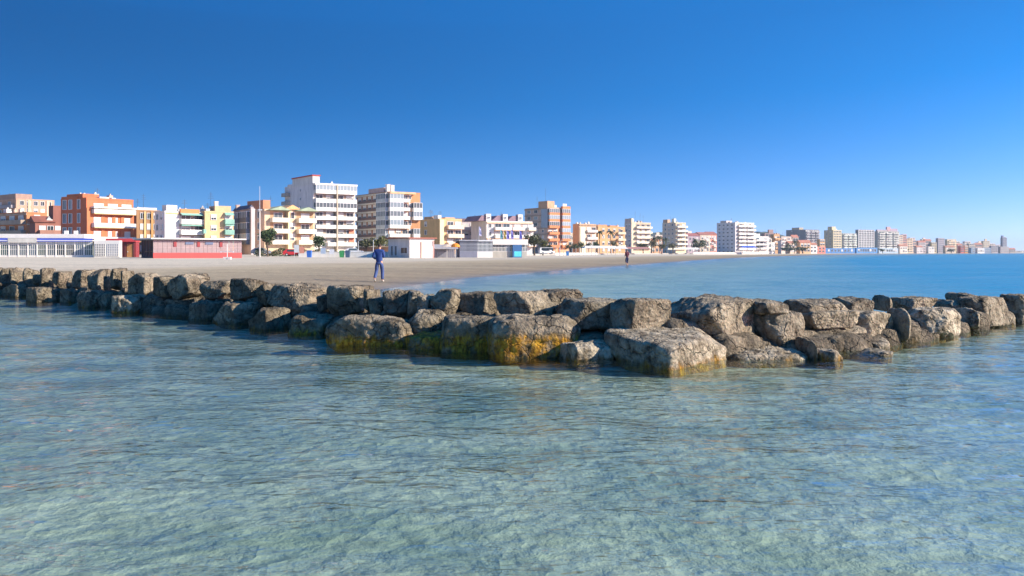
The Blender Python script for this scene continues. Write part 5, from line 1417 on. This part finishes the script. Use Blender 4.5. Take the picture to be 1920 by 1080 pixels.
tree(735, 474, 447, 20, 220, OLV, "small olive tree at the left flank of the kiosk", 600, 9)
tree(1002, 474, 438, 36, 255, (0.07, 0.075, 0.03), "bushy olive tree right of the turreted hotel", 1100, 10)
tree(1018, 472, 448, 22, 262, YGR, "lower yellowish tree between the hotel and the orange brick tower", 600, 11)
tree(1031, 470, 457, 12, 330, GRN, "little dark green tree at the foot of the orange brick tower", 500, 12)
tree(1090, 472, 452, 18, 390, YGR, "yellow-green tree in front of the tan block with the cream pier", 600, 13)
tree(1104, 472, 454, 16, 395, OLV, "olive tree left of the long white tent", 500, 14)
for px, yt, Y, s_, lb in ((1124, 431, 430, 1, "taller palm in front of the left end of the orange terrace"), (1145, 431, 435, 2, "palm with dark drooping crown in front of the orange terrace's middle"),
                          (1226, 444, 500, 3, "leftmost palm of the cluster between the two cream towers"), (1236, 441, 505, 4, "middle palm of the cluster between the two cream towers"), (1247, 445, 510, 5, "palm touching the flank of the tower with stacked balconies"),
                          (1303, 446, 520, 6, "palm before the low mauve red-roofed house"), (1316, 448, 525, 7, "palm before the low beige red-roofed house"), (1490, 450, 640, 8, "palm below the dark stepped block"), (1478, 455, 640, 9, "short palm left of the palm below the dark stepped block")):
    palm(px, yt, Y, lb, seed=s_, fr=3.0)
tree(1068, 472, 457, 18, 385, OLV, "low olive tree just right of the blue bin by the orange brick tower", 500, 31)
tree(1078, 472, 455, 16, 388, GRN, "dark green tree before the flank of the tan block", 500, 32)
tree(1118, 472, 452, 20, 400, GRN, "dark green tree behind the left end of the long white tent", 500, 33)
tree(1150, 472, 450, 18, 430, OLV, "olive tree behind the right end of the long white tent", 500, 34)
tree(1206, 472, 456, 24, 470, OLV, "olive tree under the balconies of the tower with slanting aerials", 500, 35)
tree(1222, 472, 450, 22, 475, (0.10, 0.085, 0.035), "brown-tinged tree between the two cream towers", 500, 36)
tree(1310, 472, 455, 30, 515, OLV, "wide olive tree before the low beige red-roofed house", 500, 37)
tree(1436, 473, 462, 18, 600, GRN, "green bush tree before the bright white cube house", 300, 38)
tree(1655, 474, 466, 16, 860, GRN, "dark bush on the shore below the broad blue-grey block", 250, 39)
tree(1784, 474, 467, 18, 1000, OLV, "olive bush on the shore below the cream block with aerials", 250, 40)
tree(1262, 472, 455, 20, 480, OLV, "brown-green bush tree at the foot of the tower with stacked balconies", 400, 15)
tree(1240, 472, 456, 22, 478, OLV, "brownish hedge-like tree below the palm cluster", 400, 16)
tree(1422, 472, 461, 10, 560, OLV, "small bush tree right of the blue awning tent", 300, 17)
tree(1505, 473, 463, 30, 660, OLV, "wide dark bush tree right of the far palms", 400, 18)
tree(1480, 474, 464, 34, 650, (0.04, 0.055, 0.035), "wide dark low tree left of the far palms", 400, 19)
tree(1692, 473, 463, 10, 950, GRN, "dark tree on the shore below the narrow pink tower", 250, 20)
tree(1700, 474, 466, 12, 950, YGR, "yellowish bush on the shore below the cream block", 250, 21)
# hedge below the cream house
q = random.Random(4); mb = MB(); pA, pB = at(478, 186), at(615, 197)
for k in range(2600):
    t_ = q.random(); p = pA.lerp(pB, t_) + Vector((q.uniform(-.2, .2), q.uniform(0, 1.2), 0.7 + q.random() * (1.35 + .35 * math.sin(t_ * 23))))
    u = Vector((q.gauss(0, 1), q.gauss(0, 1), q.gauss(0, 1))).normalized(); v = u.cross(Vector((q.gauss(0, 1), q.gauss(0, 1), 1))).normalized(); s_ = q.uniform(.1, .2)
    mb.poly([p - u * s_, p + v * s_ * .7, p + u * s_, p - v * s_ * .7], [(0, 1, 2, 3)])
h_ = mb.build('hedge', leafmat((0.06, 0.08, 0.028))); tag(h_, "trimmed green hedge below the cream gabled house", 'hedge')

# ------------------------------------------------------------------ lamp post, shower, flags, low wall, cars
r = empty('lamp_post', at(487, 182, 0.6)); tag(r, "tall slim pale lamp post rising above the roofs by the round tree", 'lamp post')
zt = EYE - (349 - HZ) / F * 182 - 0.6
mb = MB(); mb.tube([(0, 0, -.3), (0, 0, zt * .66)], [.17, .12], 8); mb.build('pole', paint((0.62, 0.58, 0.52), .5, .1), r)
mb = MB(); mb.tube([(0, 0, zt * .66), (0, 0, zt)], [.06, .04], 6); mb.build('mast_top', MET, r)
for a in (0, 2.1, 4.2): mb = MB(); mb.box(math.cos(a) * .25 - .18, math.cos(a) * .25 + .18, math.sin(a) * .25 - .12, math.sin(a) * .25 + .12, zt * .655, zt * .665 + .12); mb.build('floodlight', MET, r)

r = empty('beach_shower', at(426, 136, 0.55)); tag(r, "white beach shower post with cross arm on the sand before the red plinth", 'shower')
mb = MB(); mb.tube([(0, 0, -.2), (0, 0, 2.2)], [.06, .05], 8); mb.build('post', WP, r)
mb = MB(); mb.tube([(-1.05, 0, 1.05), (1.05, 0, 1.05)], [.045, .045], 6); mb.build('cross_arm', MET, r)
for s_ in (-.55, .1): mb = MB(); mb.box(s_, s_ + .5, -.25, .25, -.15, .22); mb.build('base_block', WP, r)
for s_ in (-1, 1): mb = MB(); mb.tube([(s_ * .95, 0, 1.05), (s_ * .95, -.15, .9)], [.05, .09], 6); mb.build('shower_head', MET, r)

# flags in front of the hotel
for px, yt, c, lb in ((898, 424, (0.55, 0.52, 0.70), "pale flag hanging on the leftmost pole before the hotel"), (938, 430, (0.12, 0.36, 0.38), "teal drooping flag before the hotel"),
                      (944, 432, (0.60, 0.40, 0.10), "orange and white drooping flag next to the teal one"), (950, 431, (0.22, 0.20, 0.55), "violet-blue flag in the middle of the row before the hotel"),
                      (958, 430, (0.24, 0.20, 0.52), "dark violet flag right of the middle of the row before the hotel"), (974, 431, (0.15, 0.15, 0.50), "deep blue flag at the right end of the row before the hotel")):
    Y = 205; r = empty('flag_pole', at(px, Y, 0.7)); tag(r, lb, 'flag', 'flags before the hotel')
    zt = EYE - (yt - HZ) / F * Y - 0.7
    mb = MB(); mb.tube([(0, 0, -.3), (0, 0, zt)], [.05, .035], 6); mb.build('pole', ALU, r)
    mb = MB(); pts = []
    for j in range(6):
        t_ = j / 5; pts += [(.04, -.02 + .05 * math.sin(j), zt - .1 - 2.0 * t_), (.45 + .2 * t_ + .06 * math.cos(j * 2), .12 * math.sin(j * 1.7), zt - .35 - 2.0 * t_)]
    fs = [(2 * j, 2 * j + 1, 2 * j + 3, 2 * j + 2) for j in range(5)]
    mb.poly(pts, fs); mb.poly([(x, y + .02, z) for x, y, z in pts], [tuple(reversed(f)) for f in fs]); mb.build('cloth', paint(c, .9, .1), r)

def low_wall(pa, Ya, pb, Yb, h, label, c=WHITE):
    A, B_ = at(pa, Ya, 0.6), at(pb, Yb, 0.6); d = B_ - A
    r = empty('low_wall', A, math.atan2(d.y, d.x)); tag(r, label, 'wall')
    n = max(2, int(d.length / 2.2)); w = d.length / n
    def mk():
        q_ = MB(); q_.box(0.02, w - .02, 0, .2, -.5, h); return q_.mesh('wall_panel', paint(c, .8, .2))
    mm = cached(('lw', round(w, 3), h, c), mk)
    for k in range(n): link('wall_panel', mm, r, (w * k, 0, 0))
    mb = MB(); mb.box(0, d.length, -.05, .25, h + .002, h + .08); mb.build('coping', paint(tuple(x * .9 for x in c), .8, .2), r)
low_wall(560, 184, 728, 186, .95, "low white promenade wall between the hedge and the kiosk")
low_wall(1040, 300, 1120, 372, .7, "low pale promenade wall below the orange brick tower", (0.62, 0.58, 0.54))
low_wall(1300, 470, 1425, 520, .9, "long pale wall on the far beach by the white grey-flanked tower", (0.62, 0.57, 0.50))

def car(px, Y, yaw, c, label, van=False):
    r = empty('parked_car', at(px, Y, 0.72 if Y < 185 else 0.97), math.radians(yaw)); tag(r, label, 'van' if van else 'car')
    L, H, Wc = (4.6, 1.9, 1.8) if van else (4.1, 1.45, 1.7)
    prof = [(0, .3), (L, .3), (L, .75), (L * .96, .85), (L * .78, .9), (L * (.9 if van else .63), H), (L * .06 if van else L * .2, H), (L * .01, .9)]
    mb = MB(); n = len(prof)
    ins = lambda z: .12 if z > 1.0 else 0.0
    mb.poly([(x, ins(z), z) for x, z in prof] + [(x, Wc - ins(z), z) for x, z in prof],
            [tuple(range(n)), tuple(reversed(range(n, 2 * n)))] + [(k, k + n, (k + 1) % n + n, (k + 1) % n) for k in range(n)])
    mb.build('body', paint(c, .3, .08, name='car_paint'), r)
    mb = MB(); a, b_ = (L * .1, L * .86) if van else (L * .2, L * .66)
    mb.poly([(a, .05, .92), (b_ + .25, .05, .92), (b_, .10, H - .1), (a + .15, .10, H - .1), (a, .02, .92), (b_ + .25, .02, .92), (b_, .07, H - .1), (a + .15, .07, H - .1)],
            [(4, 5, 6, 7), (0, 3, 2, 1), (0, 1, 5, 4), (1, 2, 6, 5), (2, 3, 7, 6), (3, 0, 4, 7)]); mb.build('side_window', GL, r)
    for x in (L * .2, L * .8):
        for y in (-.02, Wc - .18):
            mb = MB(); mb.tube([(x, y, .3), (x, y + .2, .3)], [.31, .31], 14); wh = mb.build('wheel', paint((.02, .02, .02), .9, .1), r)
            mb = MB(); mb.tube([(x, y - .01, .3), (x, y + .21, .3)], [.17, .17], 10); mb.build('rim', MET, wh)
car(530, 184, 8, (0.55, 0.03, 0.03), "red hatchback parked beneath the hedge, below the cream gabled house")
car(470, 187, 10, (0.30, 0.31, 0.34), "grey car half hidden at the right end of the red-plinthed restaurant")
car(1012, 255, 15, (0.78, 0.77, 0.75), "white van parked below the olive tree by the hotel", True)
car(646, 192, 10, (0.62, 0.63, 0.65), "silver car behind the low white wall below the white tower")

def bin_(px, Y, c, label):
    r = empty('waste_bin', at(px, Y, 0.62)); tag(r, label, 'bin')
    mb = MB(); mb.poly([(-.38, -.38, -.2), (.38, -.38, -.2), (.38, .38, -.2), (-.38, .38, -.2), (-.48, -.48, 1.1), (.48, -.48, 1.1), (.48, .48, 1.1), (-.48, .48, 1.1)],
                       [(3, 2, 1, 0), (4, 5, 6, 7), (0, 1, 5, 4), (1, 2, 6, 5), (2, 3, 7, 6), (3, 0, 4, 7)]); mb.build('body', paint(c, .5, .1), r)
    mb = MB(); mb.box(-.5, .5, -.5, .5, 1.105, 1.2); mb.box(-.4, .4, -.4, .4, 1.2, 1.28); mb.build('lid', paint(tuple(x * .7 for x in c), .5, .1), r)
bin_(580, 181, (0.04, 0.16, 0.55), "blue bin below the white tower, left of the green one")
bin_(641, 182, (0.05, 0.34, 0.10), "green bin near the right end of the white tower")
bin_(652, 182, (0.07, 0.12, 0.20), "dark blue-grey bin beside the green one")
bin_(1064, 290, (0.05, 0.25, 0.60), "blue bin below the right side of the orange brick tower")
for px, Y, c, h, lb in ((556, 180, (.70, .74, .72), 2.4, "pale information board on legs below the cream house"), (566, 180, (.72, .30, .20), 2.0, "small red and white board right of the pale board"), (606, 181, (.45, .55, .66), 1.7, "grey-blue board below the small round tree"), (622, 181, (.78, .78, .78), 1.5, "small white board before the low white wall")):
    r = empty('notice_board', at(px, Y, 0.6)); tag(r, lb, 'board')
    for s_ in (-.42, .42): mb = MB(); mb.tube([(s_, 0.05, -.3), (s_, 0.05, h)], [.035, .035], 6); mb.build('leg', MET, r)
    mb = MB(); mb.box(-.5, .5, -.02, .01, h * .35, h); mb.build('panel', paint(c, .6, .15, 1.5), r)

# slim posts and lamps along the back of the beach
pq = random.Random(8)
for k in range(16):
    px = 1043 + k * 7.4 + pq.uniform(-1.5, 1.5); Y = 300 + (px - 1043) * 0.62
    mb = MB(); h = pq.uniform(1.6, 2.6); mb.tube([(0, 0, -.4), (0, 0, h)], [.11, .09], 6); mb.box(-.16, .16, -.16, .16, h, h + .12)
    o = mb.build('beach_post', paint((0.46, 0.42, 0.38), .8, .2), None, at(px, Y, 0.8))
    tag(o, "slim weathered post in the row at the back of the beach, below the tan block", 'post', 'posts at the back of the beach')
for px, Y, yt, lb in ((672, 190, 452, "low street lamp by the left edge of the brown brick tower"), (700, 192, 450, "street lamp among the bushes just left of the walker's head"), (916, 196, 430, "white street lamp before the left end of the turreted hotel"),
                      (1050, 300, 452, "street lamp at the foot of the orange brick tower"), (1334, 500, 455, "street lamp on the far beach before the narrow red and cream house"), (1388, 505, 452, "street lamp on the far beach before the white grey-flanked tower"), (1455, 560, 456, "street lamp on the far beach below the narrow orange house")):
    r = empty('street_lamp', at(px, Y, 0.8)); tag(r, lb, 'street lamp', 'street lamps along the promenade'); h = EYE - (yt - HZ) / F * Y - .8
    mb = MB(); mb.tube([(0, 0, -.3), (0, 0, h), (.5, 0, h + .25)], [.09, .06, .05], 6); mb.build('pole', ALU, r)
    mb = MB(); mb.box(.35, 1.0, -.14, .14, h + .2, h + .32); mb.build('lamp_head', MET, r)
# orange parasol by the shelter
r = empty('parasol', at(854, 178, 0.55)); tag(r, "orange beach parasol standing at the right end of the grey shelter", 'parasol')
mb = MB(); mb.tube([(0, 0, -.2), (0, 0, 2.9)], [.04, .03], 6); mb.build('pole', WP, r)
mb = MB(); pts = [(0, 0, 2.8)]; m_ = 12
for ring, (rr_, zz) in enumerate(((.45, 2.68), (.8, 2.4), (.92, 2.0))):
    pts += [(math.cos(2 * math.pi * j / m_) * rr_, math.sin(2 * math.pi * j / m_) * rr_, zz) for j in range(m_)]
fs = [(0, 1 + j, 1 + (j + 1) % m_) for j in range(m_)]
for q_ in range(2): fs += [(1 + q_ * m_ + j, 1 + (q_ + 1) * m_ + j, 1 + (q_ + 1) * m_ + (j + 1) % m_, 1 + q_ * m_ + (j + 1) % m_) for j in range(m_)]
mb.poly(pts, fs); mb.poly([(x * .97, y * .97, z - .03) for x, y, z in pts], [tuple(reversed(f)) for f in fs]); mb.build('canopy', paint((0.80, 0.26, 0.02), .8, .1), r)
r = empty('parasol', at(838, 180, 0.55)); tag(r, "pale folded-down parasol left of the orange one", 'parasol')
mb = MB(); mb.tube([(0, 0, -.2), (0, 0, 2.6)], [.04, .03], 6); mb.build('pole', WP, r)
mb = MB(); mb.poly([(0, 0, 2.6)] + [(math.cos(2 * math.pi * j / m_) * 1.5, math.sin(2 * math.pi * j / m_) * 1.5, 2.0) for j in range(m_)] , [(0, 1 + j, 1 + (j + 1) % m_) for j in range(m_)]); mb.build('canopy', paint((0.66, 0.52, 0.40), .8, .1), r)

# ------------------------------------------------------------------ the walker and the wader
def skin_obj(name, nodes, edges, mat, parent, sub=2, root=0):
    me = bpy.data.meshes.new(name); me.from_pydata([n[:3] for n in nodes], edges, [])
    o = link(name, me, parent); me.materials.append(mat)
    o.modifiers.new('Skin', 'SKIN')
    for k, n in enumerate(nodes):
        me.skin_vertices[0].data[k].radius = (n[3], n[3] if len(n) < 5 else n[4]); me.skin_vertices[0].data[k].use_root = (k == root)
    s_ = o.modifiers.new('Subdivision', 'SUBSURF'); s_.levels = sub; s_.render_levels = sub
    for p in me.polygons: p.use_smooth = True
    o.modifiers['Skin'].use_smooth_shade = True
    return o
def person(label, loc, rz, S, top, trouser, hair, shoe, barefoot=False, bent=True):
    r = empty('person', loc, rz); tag(r, label, 'person'); r.scale = (S, S, S)
    skin = paint((0.50, 0.27, 0.18), .6, .05, name='skin')
    hipL, kneeL, ankL, toeL = (-.095, 0, .90), (-.13, .02, .50), (-.155, -.24, .16), (-.165, -.13, .03)
    hipR, kneeR, ankR, toeR = (.095, 0, .90), (.11, .17, .49), (.12, .13, .085), (.135, .32, .03)
    shL, elL, wrL = (-.18, .01, 1.43), (-.27, -.10, 1.17), (-.20, .12, 1.07)
    shR, elR, wrR = (.18, .01, 1.43), (.22, .02, 1.15), (.13, .24, 1.20)
    nodes = [(0, 0, .95, .13, .10), (0, .0, 1.12, .115, .09), (0, .01, 1.30, .14, .10), (0, .02, 1.44, .10, .08), (0, .035, 1.53, .052, .052), (0.01, .06, 1.60, .072, .085), (.01, .065, 1.68, .078, .095), (.01, .05, 1.755, .045, .06), (.012, .155, 1.625, .014, .02)]
    edges = [(0, 1), (1, 2), (2, 3), (3, 4), (4, 5), (5, 6), (6, 7), (5, 8)]
    def chain(start, pts):
        p = start
        for q_ in pts: nodes.append(q_); edges.append((p, len(nodes) - 1)); p = len(nodes) - 1
        return p
    chain(0, [hipL + (.085,), kneeL + (.055,), ankL + (.037,), (ankL[0], ankL[1] + .03, ankL[2] - .08, .034), toeL + (.026,)])
    chain(0, [hipR + (.085,), kneeR + (.055,), ankR + (.037,), (ankR[0], ankR[1] + .02, ankR[2] - .045, .034), toeR + (.026,)])
    for s_, sh, el, wr in ((-1, shL, elL, wrL), (1, shR, elR, wrR)):
        d = (Vector(wr) - Vector(el)).normalized(); side = d.cross(Vector((0, 0, 1))).normalized()
        w_ = chain(3, [sh + (.055,), el + (.04,), wr + (.027,)]); pc = Vector(wr) + d * .06
        hnd = chain(w_, [tuple(pc) + (.03, .018)])
        for f, ln in ((-.03, .065), (-.01, .08), (.01, .075), (.03, .055)):
            b0 = pc + side * f + d * .03; chain(hnd, [tuple(b0) + (.0095,), tuple(b0 + d * ln * .6 + Vector((0, 0, -.008))) + (.008,), tuple(b0 + d * ln * .95 + Vector((0, 0, -.03))) + (.007,)])
        tb = Vector(wr) + d * .03 - side * .03 * s_; chain(w_, [tuple(tb) + (.011,), tuple(tb - side * .025 * s_ + d * .04) + (.009,)])
    skin_obj('body', nodes, edges, skin, r)
    jn = [(0, 0, .84, .17, .135), (0, 0, 1.12, .165, .125), (0, .01, 1.32, .185, .13), (0, .015, 1.44, .145, .11), (0, .03, 1.53, .075, .075)]
    je = [(0, 1), (1, 2), (2, 3), (3, 4)]
    for sh, el, wr in ((shL, elL, wrL), (shR, elR, wrR)):
        jn += [sh + (.085,), el + (.064,), wr + (.048,)]; k = len(jn); je += [(3, k - 3), (k - 3, k - 2), (k - 2, k - 1)]
    skin_obj('jacket', jn, je, paint(top, .85, .2, 2.0, name='jacket_cloth'), r)
    tn = [(0, 0, 1.0, .13, .10), (0, -.01, .88, .13, .12)]; te = [(0, 1)]
    cut = .55 if barefoot else 1.0
    for hp, kn, an in ((hipL, kneeL, ankL), (hipR, kneeR, ankR)):
        e = tuple(Vector(kn).lerp(Vector(an), cut if cut < 1 else .97))
        tn += [hp + (.112,), kn + (.085,), e + (.072,)]; k = len(tn); te += [(1, k - 3), (k - 3, k - 2), (k - 2, k - 1)]
    skin_obj('trousers', tn, te, paint(trouser, .85, .25, 2.5, name='trouser_cloth'), r)
    if not barefoot:
        for an, to in ((ankL, toeL), (ankR, toeR)):
            skin_obj('shoe', [(an[0], an[1] - .03, an[2] - .045, .045, .05), (an[0] * .5 + to[0] * .5, an[1] * .5 + to[1] * .5, an[2] * .35 + to[2] * .65 + .0, .046, .04), (to[0], to[1], to[2] + .01, .04, .032)], [(0, 1), (1, 2)], paint(shoe, .7, .15, 3.0, name='shoe_leather'), r, 1)
    skin_obj('hair', [(.01, .035, 1.60, .07, .07), (.01, .045, 1.69, .088, .095), (.01, .05, 1.765, .055, .07)], [(0, 1), (1, 2)], paint(hair, .7, .3, 6.0, name='hair'), r)
    for s_ in (-1, 1):
        V_, F_ = cube_sphere(4); me = bpy.data.meshes.new('ear'); me.from_pydata([(x * .012, y * .022, z * .032) for x, y, z in V_], [], F_.tolist()); me.materials.append(skin)
        link('ear', me, r, (.01 + s_ * .083, .06, 1.645))
        me = bpy.data.meshes.new('eye'); me.from_pydata([(x * .012, y * .012, z * .010) for x, y, z in V_], [], F_.tolist()); me.materials.append(paint((.06, .05, .05), .2, .0, name='eye'))
        link('eye', me, r, (.01 + s_ * .032, .142, 1.665))
    me = bpy.data.meshes.new('mouth'); me.from_pydata([(x * .024, y * .01, z * .007) for x, y, z in cube_sphere(4)[0]], [], cube_sphere(4)[1].tolist()); me.materials.append(paint((.35, .12, .10), .5, .0, name='lips'))
    link('mouth', me, r, (.012, .135, 1.585))
    return r
Yp = 42.3; gz = float(ground_h(np.array([(712 - 960) / F * Yp]), np.array([Yp]))[0][0])
person("person in a blue hooded jacket and jeans walking away over the sand", (at(711, Yp, gz + .01)), math.radians(-6), 1.03, (0.018, 0.052, 0.21), (0.055, 0.09, 0.23), (0.05, 0.022, 0.015), (0.45, 0.42, 0.36))
Y2 = 99.0
person("person in a maroon top and dark trousers wading at the water's edge", (at(1176, Y2, -0.03)), math.radians(20), 1.05, (0.09, 0.014, 0.032), (0.02, 0.03, 0.09), (0.02, 0.015, 0.012), (.1, .1, .1), barefoot=True)
